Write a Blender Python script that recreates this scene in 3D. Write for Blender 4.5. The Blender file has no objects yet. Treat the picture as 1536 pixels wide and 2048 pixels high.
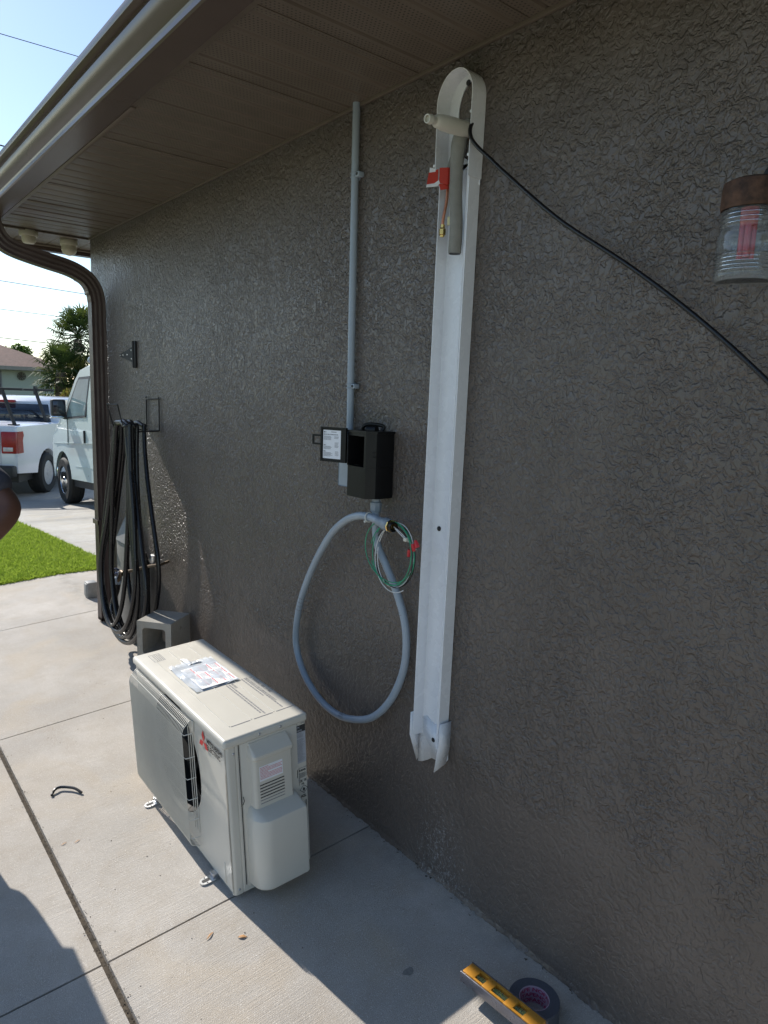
import bpy, bmesh, math, random
import numpy as np
from math import sin, cos, pi, sqrt, atan2, radians
from mathutils import Vector, Matrix
random.seed(7); rng = np.random.default_rng(7)
S = bpy.context.scene
# ---------------------------------------------------------------- camera
cam = bpy.data.cameras.new('camera'); co = bpy.data.objects.new('camera', cam); S.collection.objects.link(co)
S.camera = co
yaw, pitch, roll = 0.683939, -0.164785, 0.0359171
fw = Vector((sin(yaw)*cos(pitch), cos(yaw)*cos(pitch), sin(pitch)))
r0 = Vector((cos(yaw), -sin(yaw), 0)); u0 = r0.cross(fw)
rr = r0*cos(roll)+u0*sin(roll); uu = -r0*sin(roll)+u0*cos(roll)
M = Matrix((rr, uu, -fw)).transposed().to_4x4(); M.translation = Vector((-1.43755, 0, 1.52966))
co.matrix_world = M
cam.sensor_fit = 'VERTICAL'; cam.sensor_height = 24; cam.lens = 1389.13/2048*24
cam.clip_start = 0.02; cam.clip_end = 2000
# ---------------------------------------------------------------- world, sun
SUNV = Vector((0.20, -1.30, -1.0)).normalized()      # direction the light travels
el = math.asin(-SUNV.z); az = atan2(-SUNV.x, -SUNV.y)
W = bpy.data.worlds.new('World'); S.world = W; W.use_nodes = True
nt = W.node_tree; bg = nt.nodes['Background']
sky = nt.nodes.new('ShaderNodeTexSky'); sky.sky_type = 'NISHITA'; sky.sun_disc = False
sky.sun_elevation = el; sky.sun_rotation = az; sky.air_density = 1.0; sky.dust_density = 0.25; sky.ozone_density = 1.8
nt.links.new(sky.outputs[0], bg.inputs[0]); bg.inputs[1].default_value = 0.12
sun = bpy.data.lights.new('sun', 'SUN'); so = bpy.data.objects.new('sun', sun); S.collection.objects.link(so)
sun.energy = 4.2; sun.angle = radians(0.5); sun.color = (1.0, 0.95, 0.87)
so.rotation_euler = SUNV.to_track_quat('-Z', 'Y').to_euler(); so.location = (-5, 20, 20)
S.view_settings.view_transform = 'Standard'; S.view_settings.look = 'None'
S.view_settings.exposure = 0.60; S.view_settings.gamma = 1.0
# ---------------------------------------------------------------- helpers
COL = S.collection
def nrm(v): return v/ max(1e-9, np.linalg.norm(v))
class MB:
    def __init__(s): s.v = []; s.f = []; s.m = []
    def add(s, vs, fs, mi=0):
        o = len(s.v); s.v += [tuple(map(float, p)) for p in vs]
        s.f += [tuple(i+o for i in f) for f in fs]; s.m += [mi]*len(fs); return s
    def box(s, x0, x1, y0, y1, z0, z1, mi=0, bev=0.0, seg=2, rot=None, org=None):
        b = bmesh.new(); bmesh.ops.create_cube(b, size=1)
        for v in b.verts:
            v.co = Vector(((x0+x1)/2+v.co.x*(x1-x0), (y0+y1)/2+v.co.y*(y1-y0), (z0+z1)/2+v.co.z*(z1-z0)))
        if bev > 0: bmesh.ops.bevel(b, geom=list(b.edges), offset=bev, segments=seg, affect='EDGES', profile=0.5)
        if rot is not None:
            R = rot.to_matrix() if hasattr(rot, 'to_matrix') else rot
            oo = Vector(org if org else ((x0+x1)/2, (y0+y1)/2, (z0+z1)/2))
            for v in b.verts: v.co = R @ (v.co-oo)+oo
        b.verts.index_update(); s.add([v.co for v in b.verts], [[v.index for v in f.verts] for f in b.faces], mi); b.free(); return s
    def tube(s, pts, r, n=10, mi=0, smooth=0, caps=True, sec=None, up=None, closed=False):
        P = [np.array(p, float) for p in pts]
        if smooth: P = catmull(P, smooth, closed)
        N = len(P); R = r if hasattr(r, '__len__') else [r]*N
        if len(R) != N: R = np.interp(np.linspace(0, 1, N), np.linspace(0, 1, len(R)), R)
        T = []
        for i in range(N):
            if closed: T.append(nrm(P[(i+1) % N]-P[i-1]))
            else: T.append(nrm(P[min(i+1, N-1)]-P[max(i-1, 0)]))
        a = np.array(up if up is not None else ((0, 0, 1) if abs(T[0][2]) < .9 else (1, 0, 0)), float)
        u = nrm(a-T[0]*np.dot(a, T[0])); vs = []; fs = []
        sc = sec if sec is not None else [(cos(2*pi*k/n), sin(2*pi*k/n)) for k in range(n)]
        n = len(sc)
        for i in range(N):
            u = nrm(u-T[i]*np.dot(u, T[i])); w = np.cross(T[i], u)
            for (c1, c2) in sc: vs.append(P[i]+(u*c1+w*c2)*R[i])
        for i in range(N if closed else N-1):
            j = (i+1) % N
            for k in range(n):
                k2 = (k+1) % n; fs.append((i*n+k, i*n+k2, j*n+k2, j*n+k))
        if caps and not closed: fs.append(tuple(range(n))[::-1]); fs.append(tuple((N-1)*n+k for k in range(n)))
        return s.add(vs, fs, mi)
    def lathe(s, prof, n=32, mi=0, mat=None, caps=True):
        vs = []; fs = []
        for (r, z) in prof:
            for k in range(n): vs.append(Vector((r*cos(2*pi*k/n), r*sin(2*pi*k/n), z)))
        for i in range(len(prof)-1):
            for k in range(n):
                k2 = (k+1) % n; fs.append((i*n+k, i*n+k2, (i+1)*n+k2, (i+1)*n+k))
        if caps: fs.append(tuple(range(n))[::-1]); fs.append(tuple((len(prof)-1)*n+k for k in range(n)))
        if mat is not None: vs = [mat @ v for v in vs]
        return s.add(vs, fs, mi)
    def prism(s, poly, d0, d1, axis='x', mi=0):
        # poly is 2D in the two other axes (order: x->(y,z), y->(x,z), z->(x,y))
        def P(a, b, d):
            return {'x': (d, a, b), 'y': (a, d, b), 'z': (a, b, d)}[axis]
        n = len(poly); vs = [P(a, b, d0) for a, b in poly]+[P(a, b, d1) for a, b in poly]
        fs = [tuple(range(n))[::-1], tuple(range(n, 2*n))]+[(k, (k+1) % n, n+(k+1) % n, n+k) for k in range(n)]
        return s.add(vs, fs, mi)
    def extr(s, prof, p0, p1, fn, mi=0, close=True):
        n = len(prof); vs = [fn(a, b, p0) for a, b in prof]+[fn(a, b, p1) for a, b in prof]
        fs = [(k, (k+1) % n, n+(k+1) % n, n+k) for k in range(n if close else n-1)]
        if close: fs += [tuple(range(n))[::-1], tuple(range(n, 2*n))]
        return s.add(vs, fs, mi)
    def build(s, name, mats, parent=None, smooth=True, ang=35, solid=0):
        me = bpy.data.meshes.new(name); me.from_pydata(s.v, [], s.f); me.update()
        for m in (mats if isinstance(mats, (list, tuple)) else [mats]): me.materials.append(m)
        if len(me.materials) > 1: me.polygons.foreach_set('material_index', s.m)
        b = bmesh.new(); b.from_mesh(me); bmesh.ops.recalc_face_normals(b, faces=b.faces); b.to_mesh(me); b.free()
        if smooth:
            me.shade_smooth(); me.set_sharp_from_angle(angle=radians(ang))
        o = bpy.data.objects.new(name, me); COL.objects.link(o)
        if parent is not None: o.parent = parent
        if solid:
            md = o.modifiers.new('Solidify', 'SOLIDIFY'); md.thickness = solid; md.offset = 0
        return o
def catmull(P, k, closed=False):
    out = []; N = len(P)
    for i in range(N if closed else N-1):
        if closed: a, b, c, d = P[i-1], P[i], P[(i+1) % N], P[(i+2) % N]
        else: a, b, c, d = P[max(i-1, 0)], P[i], P[i+1], P[min(i+2, N-1)]
        for j in range(k):
            t = j/k; out.append(.5*((2*b)+(-a+c)*t+(2*a-5*b+4*c-d)*t*t+(-a+3*b-3*c+d)*t**3))
    if not closed: out.append(P[-1])
    return out
def tag(o, label=None, cat=None, group=None, kind=None):
    if label: o['label'] = label
    if cat: o['category'] = cat
    if group: o['group'] = group
    if kind: o['kind'] = kind
    return o
def thing(name, label, cat, loc=(0, 0, 0), rot=(0, 0, 0), group=None):
    o = bpy.data.objects.new(name, None); COL.objects.link(o); o.location = loc; o.rotation_euler = rot; o.empty_display_size = .1
    return tag(o, label, cat, group)
def copy_tree(o, parent=None):
    c = o.copy(); COL.objects.link(c)
    if parent is not None: c.parent = parent
    for ch in [x for x in bpy.data.objects if x.parent == o]: copy_tree(ch, c)
    return c
def textmesh(mb, txt, size, mat4, mi=0, bold=0.0, align='LEFT', sx=1.0):
    cu = bpy.data.curves.new('t', 'FONT'); cu.body = txt; cu.size = size; cu.align_x = align; cu.offset = bold
    cu.resolution_u = 3
    o = bpy.data.objects.new('t', cu); COL.objects.link(o)
    dg = bpy.context.evaluated_depsgraph_get(); dg.update(); me = bpy.data.meshes.new_from_object(o.evaluated_get(dg))
    mb.add([mat4 @ Vector((v.co.x*sx, v.co.y, 0)) for v in me.vertices], [tuple(p.vertices) for p in me.polygons], mi)
    bpy.data.objects.remove(o); bpy.data.curves.remove(cu); bpy.data.meshes.remove(me)
def frame(o, x, y):
    x = Vector(x).normalized(); y = Vector(y).normalized(); z = x.cross(y)
    m = Matrix((x, y, z)).transposed().to_4x4(); m.translation = Vector(o); return m
# ---------------------------------------------------------------- materials
class NT:
    def __init__(s, name):
        s.m = bpy.data.materials.new(name); s.m.use_nodes = True; s.t = s.m.node_tree
        s.b = s.t.nodes['Principled BSDF']; s.out = s.t.nodes['Material Output']
    def n(s, ty, **k):
        x = s.t.nodes.new('ShaderNode'+ty)
        for a, v in k.items():
            if a.startswith('i_'):
                key = a[2:]; key = int(key) if key.isdigit() else key.replace('_', ' ')
                x.inputs[key].default_value = v
            else: setattr(x, a, v)
        return x
    def l(s, a, b): s.t.links.new(a, b)
    def math(s, op, a, b=None, c=None, clamp=False):
        x = s.n('Math', operation=op, use_clamp=clamp)
        for i, v in enumerate((a, b, c)):
            if v is None: continue
            if isinstance(v, (int, float)): x.inputs[i].default_value = v
            else: s.l(v, x.inputs[i])
        return x.outputs[0]
    def ramp(s, fac, a, b, c0=(0, 0, 0, 1), c1=(1, 1, 1, 1)):
        x = s.n('ValToRGB'); s.l(fac, x.inputs[0]); e = x.color_ramp.elements
        e[0].position = a; e[1].position = b; e[0].color = c0; e[1].color = c1; return x.outputs[0]
    def mix(s, fac, a, b, mode='MIX'):
        x = s.n('Mix', data_type='RGBA', blend_type=mode)
        for i, v in ((0, fac), (6, a), (7, b)):
            if isinstance(v, (int, float)): x.inputs[i].default_value = v
            elif isinstance(v, tuple): x.inputs[i].default_value = v if len(v) == 4 else (*v, 1)
            else: s.l(v, x.inputs[i])
        return x.outputs[2]
    def bump(s, h, st=1.0, d=.01, prev=None):
        x = s.n('Bump'); x.inputs['Strength'].default_value = st; x.inputs['Distance'].default_value = d
        s.l(h, x.inputs['Height'])
        if prev is not None: s.l(prev, x.inputs['Normal'])
        s.l(x.outputs[0], s.b.inputs['Normal']); return x.outputs[0]
    def obj(s): return s.n('TexCoord').outputs['Object']
    def noise(s, vec, sc, det=2, rough=.5, dist=0):
        x = s.n('TexNoise'); s.l(vec, x.inputs['Vector']); x.inputs['Scale'].default_value = sc
        x.inputs['Detail'].default_value = det; x.inputs['Roughness'].default_value = rough; x.inputs['Distortion'].default_value = dist
        return x.outputs[0]
    def vscale(s, vec, sc, loc=(0, 0, 0)):
        x = s.n('Mapping'); s.l(vec, x.inputs[0]); x.inputs['Scale'].default_value = sc; x.inputs['Location'].default_value = loc; return x.outputs[0]
def simple(name, col, rough=.5, metal=0, var=.12, sc=30, bump=0, bsc=200, coat=0, spec=None, alpha=None, trans=0, rv=.22):
    a = NT(name); b = a.b; v = a.obj(); n = a.noise(v, sc, 4, .6)
    d = tuple(max(0, c*(1-var)) for c in col); u = tuple(min(1, c*(1+var)) for c in col)
    a.l(a.mix(a.ramp(n, .3, .7), d, u), b.inputs['Base Color'])
    rn = a.noise(v, sc*2.3, 3); a.l(a.math('MULTIPLY_ADD', rn, rv, rough-rv/2, clamp=True), b.inputs['Roughness'])
    b.inputs['Metallic'].default_value = metal
    if bump: a.bump(a.noise(v, bsc, 3), .4, bump)
    if coat: b.inputs['Coat Weight'].default_value = coat; b.inputs['Coat Roughness'].default_value = .06
    if spec is not None: b.inputs['Specular IOR Level'].default_value = spec
    if trans: b.inputs['Transmission Weight'].default_value = trans; b.inputs['IOR'].default_value = 1.45
    return a.m
def stucco_mat(name, col, speck=True):
    a = NT(name); v = a.obj()
    # knock-down stucco: flattened blobs parted by squiggly creases
    w1 = a.n('TexNoise'); a.l(v, w1.inputs['Vector']); w1.inputs['Scale'].default_value = 38; w1.inputs['Detail'].default_value = 1.5
    wv = a.n('VectorMath', operation='MULTIPLY_ADD'); a.l(w1.outputs[1], wv.inputs[0]); wv.inputs[1].default_value = (.024, .024, .024); a.l(v, wv.inputs[2])
    def vor(sc, lo, hi, f='DISTANCE_TO_EDGE'):
        x = a.n('TexVoronoi', feature=f); a.l(wv.outputs[0], x.inputs['Vector']); x.inputs['Scale'].default_value = sc
        return a.ramp(x.outputs['Distance'], lo, hi)
    c1 = vor(56, .0, .09); c2 = vor(140, .0, .14)
    gate = a.ramp(a.noise(v, 26, 2, .5), .46, .54); gate2 = a.ramp(a.noise(v, 24, 3, .6), .50, .62)
    crease = a.math('MAXIMUM', c1, a.math('SUBTRACT', 1.0, gate))
    crease2 = a.math('MAXIMUM', c2, a.math('SUBTRACT', 1.0, gate2))
    crease = a.math('MULTIPLY', crease, a.math('MULTIPLY_ADD', crease2, .55, .45))
    plate = a.math('ADD', a.math('MULTIPLY', a.ramp(a.noise(wv.outputs[0], 66, 2, .5), .42, .545), .7), a.math('MULTIPLY', a.ramp(a.noise(wv.outputs[0], 35, 2, .5), .39, .48), .45))
    n3 = a.noise(v, 330, 3, .65); n4 = a.noise(v, 3.0, 3, .6); n5 = a.noise(v, 110, 2, .5)
    dens = a.ramp(a.noise(v, 2.2, 4, .6), .34, .66)         # areas trowelled flatter or rougher
    h = a.math('ADD', a.math('MULTIPLY', crease, .16), a.math('MULTIPLY', plate, .72))
    h = a.math('ADD', h, a.math('ADD', a.math('MULTIPLY', n3, .05), a.math('MULTIPLY', n5, .22)))
    hh = a.math('MULTIPLY', h, a.math('MULTIPLY_ADD', dens, .45, .55))
    zz_ = a.n('SeparateXYZ'); a.l(v, zz_.inputs[0]); lowz = a.ramp(a.math('ADD', zz_.outputs[2], a.math('MULTIPLY', n4, .8)), .9, 2.1, (.38, .38, .38, 1), (1, 1, 1, 1))   # relief faded low down to imitate the softer light there
    hh = a.math('MULTIPLY', hh, lowz)
    hh = a.math('ADD', hh, a.math('MULTIPLY', n4, 1.2))
    a.bump(hh, 1.0, .0068)
    c = a.mix(a.ramp(a.noise(v, 5, 4, .6), .3, .7), tuple(x*.9 for x in col), tuple(x*1.1 for x in col))
    c = a.mix(a.math('MULTIPLY', a.math('SUBTRACT', 1.0, crease), .05), c, tuple(x*.6 for x in col))
    if speck:
        # white chalk flecks scraped on the paint, mostly low under the duct and along the ground line
        sp = a.n('SeparateXYZ'); a.l(v, sp.inputs[0])
        mp = a.vscale(v, (1, 1, .55)); fl = a.noise(mp, 150, 2, .7, 1.5)
        d1 = a.math('SUBTRACT', 1.0, a.math('MULTIPLY', a.math('ABSOLUTE', a.math('SUBTRACT', sp.outputs[1], 1.42)), 4.5), clamp=True)
        d1 = a.math('MULTIPLY', d1, a.ramp(sp.outputs[2], .02, .46, (1, 1, 1, 1), (.0, .0, .0, 1)))
        d2 = a.math('MULTIPLY', a.ramp(sp.outputs[2], .0, .1, (1, 1, 1, 1), (0, 0, 0, 1)), a.ramp(a.noise(v, 7, 2), .5, .7))
        reg = a.math('MAXIMUM', a.math('MULTIPLY', d1, 1.4), a.math('MULTIPLY', d2, .7), clamp=True)
        th = a.math('SUBTRACT', .74, a.math('MULTIPLY', reg, .165))
        f = a.math('GREATER_THAN', fl, th)
        c = a.mix(a.math('MULTIPLY', f, .5), c, (.42, .42, .42))
    st = a.ramp(a.noise(a.vscale(v, (1, 2.2, .8)), 1.7, 5, .65, .6), .5, .72); c = a.mix(a.math('MULTIPLY', st, .28), c, tuple(x*.62 for x in col))
    a.l(c, a.b.inputs['Base Color'])
    a.l(a.math('MULTIPLY_ADD', a.noise(v, 6, 4, .6), .16, .23), a.b.inputs['Roughness'])
    return a.m
def concrete_mat(name, col, broom=(1, 0)):
    a = NT(name); v = a.obj()
    big = a.noise(v, 1.3, 4, .6); med = a.noise(v, 9, 5, .65); fine = a.noise(v, 420, 2, .6)
    c = a.mix(a.ramp(big, .3, .7), tuple(x*.74 for x in col), tuple(x*1.12 for x in col))
    c = a.mix(a.math('MULTIPLY', a.ramp(med, .42, .72), .6), c, (col[0]*.80, col[1]*.75, col[2]*.68))
    tan = a.ramp(a.noise(v, 2.3, 3, .5, .8), .52, .72)
    c = a.mix(a.math('MULTIPLY', tan, .55), c, (col[0]*1.0, col[1]*.90, col[2]*.74))
    c = a.mix(a.math('MULTIPLY', a.ramp(fine, .35, .7), .35), tuple(x*.72 for x in col), c) if False else c
    sp = a.ramp(fine, .58, .70); c = a.mix(a.math('MULTIPLY', sp, .6), c, (.85, .83, .8))
    dk = a.ramp(a.noise(v, 300, 3, .7), .32, .44, (1, 1, 1, 1), (0, 0, 0, 1)); c = a.mix(a.math('MULTIPLY', dk, .5), c, tuple(x*.55 for x in col))
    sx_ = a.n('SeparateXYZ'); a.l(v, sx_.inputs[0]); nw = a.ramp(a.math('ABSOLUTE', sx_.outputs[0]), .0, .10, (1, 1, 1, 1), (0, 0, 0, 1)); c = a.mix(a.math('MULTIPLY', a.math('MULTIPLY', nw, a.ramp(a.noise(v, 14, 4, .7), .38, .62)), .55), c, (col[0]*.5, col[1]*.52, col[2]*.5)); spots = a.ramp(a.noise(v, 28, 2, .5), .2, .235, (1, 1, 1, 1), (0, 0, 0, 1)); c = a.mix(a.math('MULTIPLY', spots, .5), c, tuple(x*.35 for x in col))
    a.l(c, a.b.inputs['Base Color']); a.b.inputs['Roughness'].default_value = .85
    br = a.noise(a.vscale(v, (6, 260, 60) if broom[0] else (260, 6, 60)), 1, 2, .6)
    mask = a.ramp(a.noise(v, 4, 2), .25, .55)
    h = a.math('ADD', a.math('MULTIPLY', a.math('MULTIPLY', br, mask), .9), a.math('MULTIPLY', fine, 1.1))
    a.bump(a.math('ADD', h, a.math('MULTIPLY', med, .8)), .9, .0024)
    return a.m
def glass_mat(name, col=(.9, .95, .93), rough=.02):
    a = NT(name); b = a.b; b.inputs['Base Color'].default_value = (*col, 1); b.inputs['Roughness'].default_value = rough
    b.inputs['Transmission Weight'].default_value = 1; b.inputs['IOR'].default_value = 1.45; return a.m
def leaf_mat(name, c1, c2, sc=1.2, tr=.25):
    a = NT(name); v = a.obj(); n = a.noise(v, sc, 4, .7)
    c = a.mix(a.ramp(n, .35, .65), c1, c2); a.l(c, a.b.inputs['Base Color']); a.b.inputs['Roughness'].default_value = .6; a.b.inputs['Specular IOR Level'].default_value = .1
    t = a.n('BsdfTranslucent'); a.l(a.mix(.5, c, (.25, .35, .05)), t.inputs[0]); ms = a.n('MixShader'); ms.inputs[0].default_value = tr
    a.l(a.b.outputs[0], ms.inputs[1]); a.l(t.outputs[0], ms.inputs[2]); a.l(ms.outputs[0], a.out.inputs[0]); return a.m

m_stucco = stucco_mat('stucco_paint', (.114, .094, .080))
m_soffit = simple('soffit_vinyl', (.125, .098, .074), .42, var=.08, sc=8)
def soffit_perf():
    a = NT('soffit_perforated'); v = a.obj()
    sp = a.n('SeparateXYZ'); a.l(v, sp.inputs[0])
    def cell(o, p): return a.math('SUBTRACT', a.math('FRACT', a.math('DIVIDE', o, p)), .5)
    row = a.math('FLOOR', a.math('DIVIDE', sp.outputs[1], .0105))
    xs = a.math('ADD', sp.outputs[0], a.math('MULTIPLY', a.math('MODULO', row, 2.0), .006))
    cx = a.math('MULTIPLY', cell(xs, .012), .012); cy = a.math('MULTIPLY', cell(sp.outputs[1], .0105), .0105)
    r = a.math('SQRT', a.math('ADD', a.math('MULTIPLY', cx, cx), a.math('MULTIPLY', cy, cy)))
    hole = a.math('LESS_THAN', r, .0027)
    yb = a.math('ABSOLUTE', cell(sp.outputs[1], .1)); band = a.math('LESS_THAN', yb, .36)
    f = a.math('MULTIPLY', hole, band)
    n = a.noise(v, 8, 3); c = a.mix(a.ramp(n, .3, .7), (.125, .098, .074), (.148, .118, .09))
    a.l(a.mix(a.math('MULTIPLY', f, .85), c, (.02, .016, .013)), a.b.inputs['Base Color']); a.b.inputs['Roughness'].default_value = .4
    a.bump(a.math('SUBTRACT', 1.0, f), .5, .001); return a.m
m_soffit_p = soffit_perf()
m_gutter = simple('gutter_enamel', (.085, .060, .050), .26, var=.06, sc=5, rv=.05)
m_down = simple('downspout_enamel', (.075, .052, .046), .34, var=.12, sc=12)
m_roof = simple('roof_shingle', (.16, .12, .10), .9, var=.3, sc=40, bump=.004)
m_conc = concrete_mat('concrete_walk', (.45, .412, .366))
m_conc2 = concrete_mat('concrete_drive', (.41, .395, .365), (1, 0))
m_dirt = simple('joint_dirt', (.065, .052, .038), .95, var=.5, sc=60, bump=.004)
m_lawnb = simple('lawn_soil', (.09, .13, .03), .95, var=.4, sc=30, bump=.01)
m_grass = leaf_mat('grass_blade', (.26, .38, .03), (.48, .58, .09), 16, .45)
m_pvc = simple('white_pvc', (.73, .74, .76), .27, var=.035, sc=10)
m_pvcg = simple('pvc_grey', (.45, .47, .5), .4)
m_cream = simple('cream_pvc', (.60, .58, .50), .38, var=.05, sc=10)
m_gray = simple('grey_pvc', (.30, .35, .40), .38, var=.05, sc=10)
m_gray2 = simple('grey_pvc_fitting', (.24, .28, .32), .4, var=.05, sc=10)
m_black = simple('black_plastic', (.006, .006, .0065), .38, var=.2, sc=40, bump=.0004, bsc=900, spec=.3)
m_blackg = simple('black_rubber', (.008, .008, .010), .30, var=.2, sc=20)
m_blackm = simple('black_metal', (.012, .012, .012), .65, 0, var=.3, sc=60)
m_foam = simple('pipe_foam', (.23, .225, .20), .8, var=.08, sc=60, bump=.001, bsc=300)
m_copper = simple('copper', (.55, .22, .12), .35, 1, var=.25, sc=60)
m_brass = simple('brass', (.72, .48, .16), .25, 1, var=.1)
m_red = simple('red_plastic', (.55, .02, .03), .35, var=.1)
m_redtag = simple('red_tag_paper', (.50, .035, .02), .5, var=.1)
m_white = simple('white_paper', (.78, .79, .82), .5, var=.03)
m_unit = simple('unit_enamel', (.60, .57, .50), .33, var=.03, sc=4)
m_unitd = simple('unit_shadow_gap', (.03, .03, .03), .7)
m_wire = simple('grille_wire', (.58, .56, .50), .35, var=.03)
m_steel = simple('zinc_steel', (.60, .61, .62), .35, 1, var=.1, sc=50)
m_fin = simple('aluminium_fin', (.05, .05, .05), .5, .2)
m_fan = simple('fan_plastic', (.012, .012, .012), .5)
m_ink = simple('black_ink', (.03, .03, .03), .6)
m_inkg = simple('grey_ink', (.20, .20, .21), .6)
m_inkr = simple('red_ink', (.60, .05, .06), .6)
m_inkrl = simple('pale_red_ink', (.62, .22, .24), .6)
m_green = simple('green_wire', (.03, .30, .16), .4)
m_block = concrete_mat('cinder_block', (.36, .345, .31))
m_jarcap = simple('rusty_cap', (.075, .036, .020), .7, .2, var=.6, sc=45, bump=.002)
def jar_mat():
    a = NT('jar_glass'); a.b.inputs['Base Color'].default_value = (.92, .96, .97, 1); a.b.inputs['Roughness'].default_value = .03
    a.b.inputs['Transmission Weight'].default_value = 1; a.b.inputs['IOR'].default_value = 1.28
    df = a.n('BsdfDiffuse'); df.inputs[0].default_value = (.62, .66, .68, 1); ms = a.n('MixShader'); ms.inputs[0].default_value = .06
    a.l(a.b.outputs[0], ms.inputs[1]); a.l(df.outputs[0], ms.inputs[2]); gl = a.n('BsdfGlossy'); gl.inputs['Roughness'].default_value = .04
    fr = a.n('LayerWeight'); fr.inputs[0].default_value = .25; m2 = a.n('MixShader'); a.l(a.math('MULTIPLY', fr.outputs[0], .5), m2.inputs[0]); a.l(ms.outputs[0], m2.inputs[1]); a.l(gl.outputs[0], m2.inputs[2])
    a.l(m2.outputs[0], a.out.inputs[0]); return a.m
m_glass = jar_mat()
m_frost = simple('lamp_plastic_cream', (.50, .47, .36), .4, var=.05)
m_skin = simple('skin_brown', (.13, .060, .038), .48, var=.10, sc=30, bump=.0006, bsc=500)
m_shirt = simple('dark_shirt', (.06, .062, .08), .9, var=.2, sc=40, bump=.002, bsc=60)
m_short = simple('shorts_cloth', (.05, .05, .06), .9, var=.2, sc=40, bump=.002, bsc=60)
m_hair = simple('hair_black', (.01, .008, .006), .6, var=.3, sc=80, bump=.003)
m_shoe = simple('shoe_leather', (.04, .03, .025), .6)
def bag_mat():
    a = NT('clear_bag'); a.b.inputs['Base Color'].default_value = (.75, .80, .86, 1); a.b.inputs['Roughness'].default_value = .12
    tr = a.n('BsdfTransparent'); ms = a.n('MixShader'); ms.inputs[0].default_value = .55
    a.l(tr.outputs[0], ms.inputs[1]); a.l(a.b.outputs[0], ms.inputs[2]); a.l(ms.outputs[0], a.out.inputs[0])
    a.bump(a.noise(a.obj(), 35, 3, .6, 1), .6, .004); return a.m
m_bag = bag_mat()
# ---------------------------------------------------------------- ground
SL = .0633
def G(x, y):
    gx = SL*x if -0.92 < x < 0 else (0 if x >= 0 else (-.0582+.045*(x+.92) if x > -3 else -.152))
    dr = 0 if y < 6 else (-.06*(y-6) if y < 12 else (-.36-.05*(y-12)+.0085*(y-12)**2 if y < 15 else -.4335))
    return gx+dr
def strips(vals, step):
    out = [vals[0]]
    for v in vals[1:]:
        n = max(1, int(math.ceil((v-out[-1])/step))); a = out[-1]
        out += [a+(v-a)*(i+1)/n for i in range(n)]
    return out
def sheet(mb, x0, x1, y0, y1, dz, thick=0.0, xs=None, ys=None, bev=0):
    X = strips([x0]+[v for v in (-3, -.92, 0) if x0+1e-4 < v < x1-1e-4]+[x1], 6)
    Y = strips([y0]+[v for v in (6, 12, 12.75, 13.5, 14.25, 15) if y0+1e-4 < v < y1-1e-4]+[y1], 40)
    vs = [(x, y, G(x, y)+dz) for y in Y for x in X]; nx = len(X)
    fs = [(j*nx+i, j*nx+i+1, (j+1)*nx+i+1, (j+1)*nx+i) for j in range(len(Y)-1) for i in range(nx-1)]
    o = len(vs)
    if thick:
        # skirt with a small tooled edge
        loop = [(i, 0) for i in range(nx)]+[(nx-1, j) for j in range(1, len(Y))]+[(i, len(Y)-1) for i in range(nx-2, -1, -1)]+[(0, j) for j in range(len(Y)-2, 0, -1)]
        for (i, j) in loop: x, y = X[i], Y[j]; vs.append((x, y, G(x, y)+dz-thick))
        L = len(loop)
        for k in range(L):
            a = loop[k]; b = loop[(k+1) % L]; fs.append((a[1]*nx+a[0], b[1]*nx+b[0], o+(k+1) % L, o+k))
    mb.add(vs, fs)
g = MB(); sheet(g, -400, 400, -60, 900, -.03); tag(g.build('ground', m_lawnb, smooth=False), kind='structure')
d = MB(); sheet(d, -6.2, -.9, -6, 6.0, -.018); sheet(d, -.95, .0, -6, 6.0, -.018); sheet(d, 0, 9, 4.8, 6.0, -.018); sheet(d, .4, 9, 5.95, 24, -.018); sheet(d, -7, .5, 11.2, 24, -.018)
tag(d.build('joint_bed', m_dirt, smooth=False), kind='structure')
def panels(name, rects, mat, gap=.004):
    mb = MB()
    for (x0, x1, y0, y1) in rects: sheet(mb, x0+gap, x1-gap, y0+gap, y1-gap, 0, .025)
    return tag(mb.build(name, mat, smooth=False), kind='structure')
JY = [-5.8, -4.3, -2.8, -1.27, .25, 1.781, 3.322, 4.834, 5.955]
R = [(-.925, .004, JY[i], JY[i+1]) for i in range(len(JY)-2)]+[(-.925, 1.5, JY[-2], JY[-1]), (1.5, 4, JY[-2], JY[-1])]
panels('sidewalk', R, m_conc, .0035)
panels('patio_slab', [(xa_, xb_, JY[i], JY[i+1]) for i in range(len(JY)-1) for xa_, xb_ in ((-2.6, -.937), (-4.4, -2.6), (-6.2, -4.4))], m_conc, .0035)  # outer columns added out of view to bounce sunlight onto wall and soffit
DY = [5.955, 7.53, 10.35, 13.2, 16.2, 19.5]
R = []
for i in range(len(DY)-1):
    for xx in ((.455, 3.3), (3.3, 6.2), (6.2, 9)): R.append((*xx, DY[i], DY[i+1]))
for i in range(3, 5): R += [(-2.6, .455, DY[i], DY[i+1]), (-6, -2.6, DY[i], DY[i+1])]
R += [(-2.6, .455, 11.3, 13.2), (-6, -2.6, 11.3, 13.2)]
panels('driveway', R, m_conc2, .004)
m_asph = simple('asphalt', (.07, .07, .07), .9, var=.2, sc=60, bump=.003)
rd = MB(); sheet(rd, -120, 120, 20.2, 27, -.01); tag(rd.build('road', m_asph, smooth=False), kind='structure')
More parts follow.
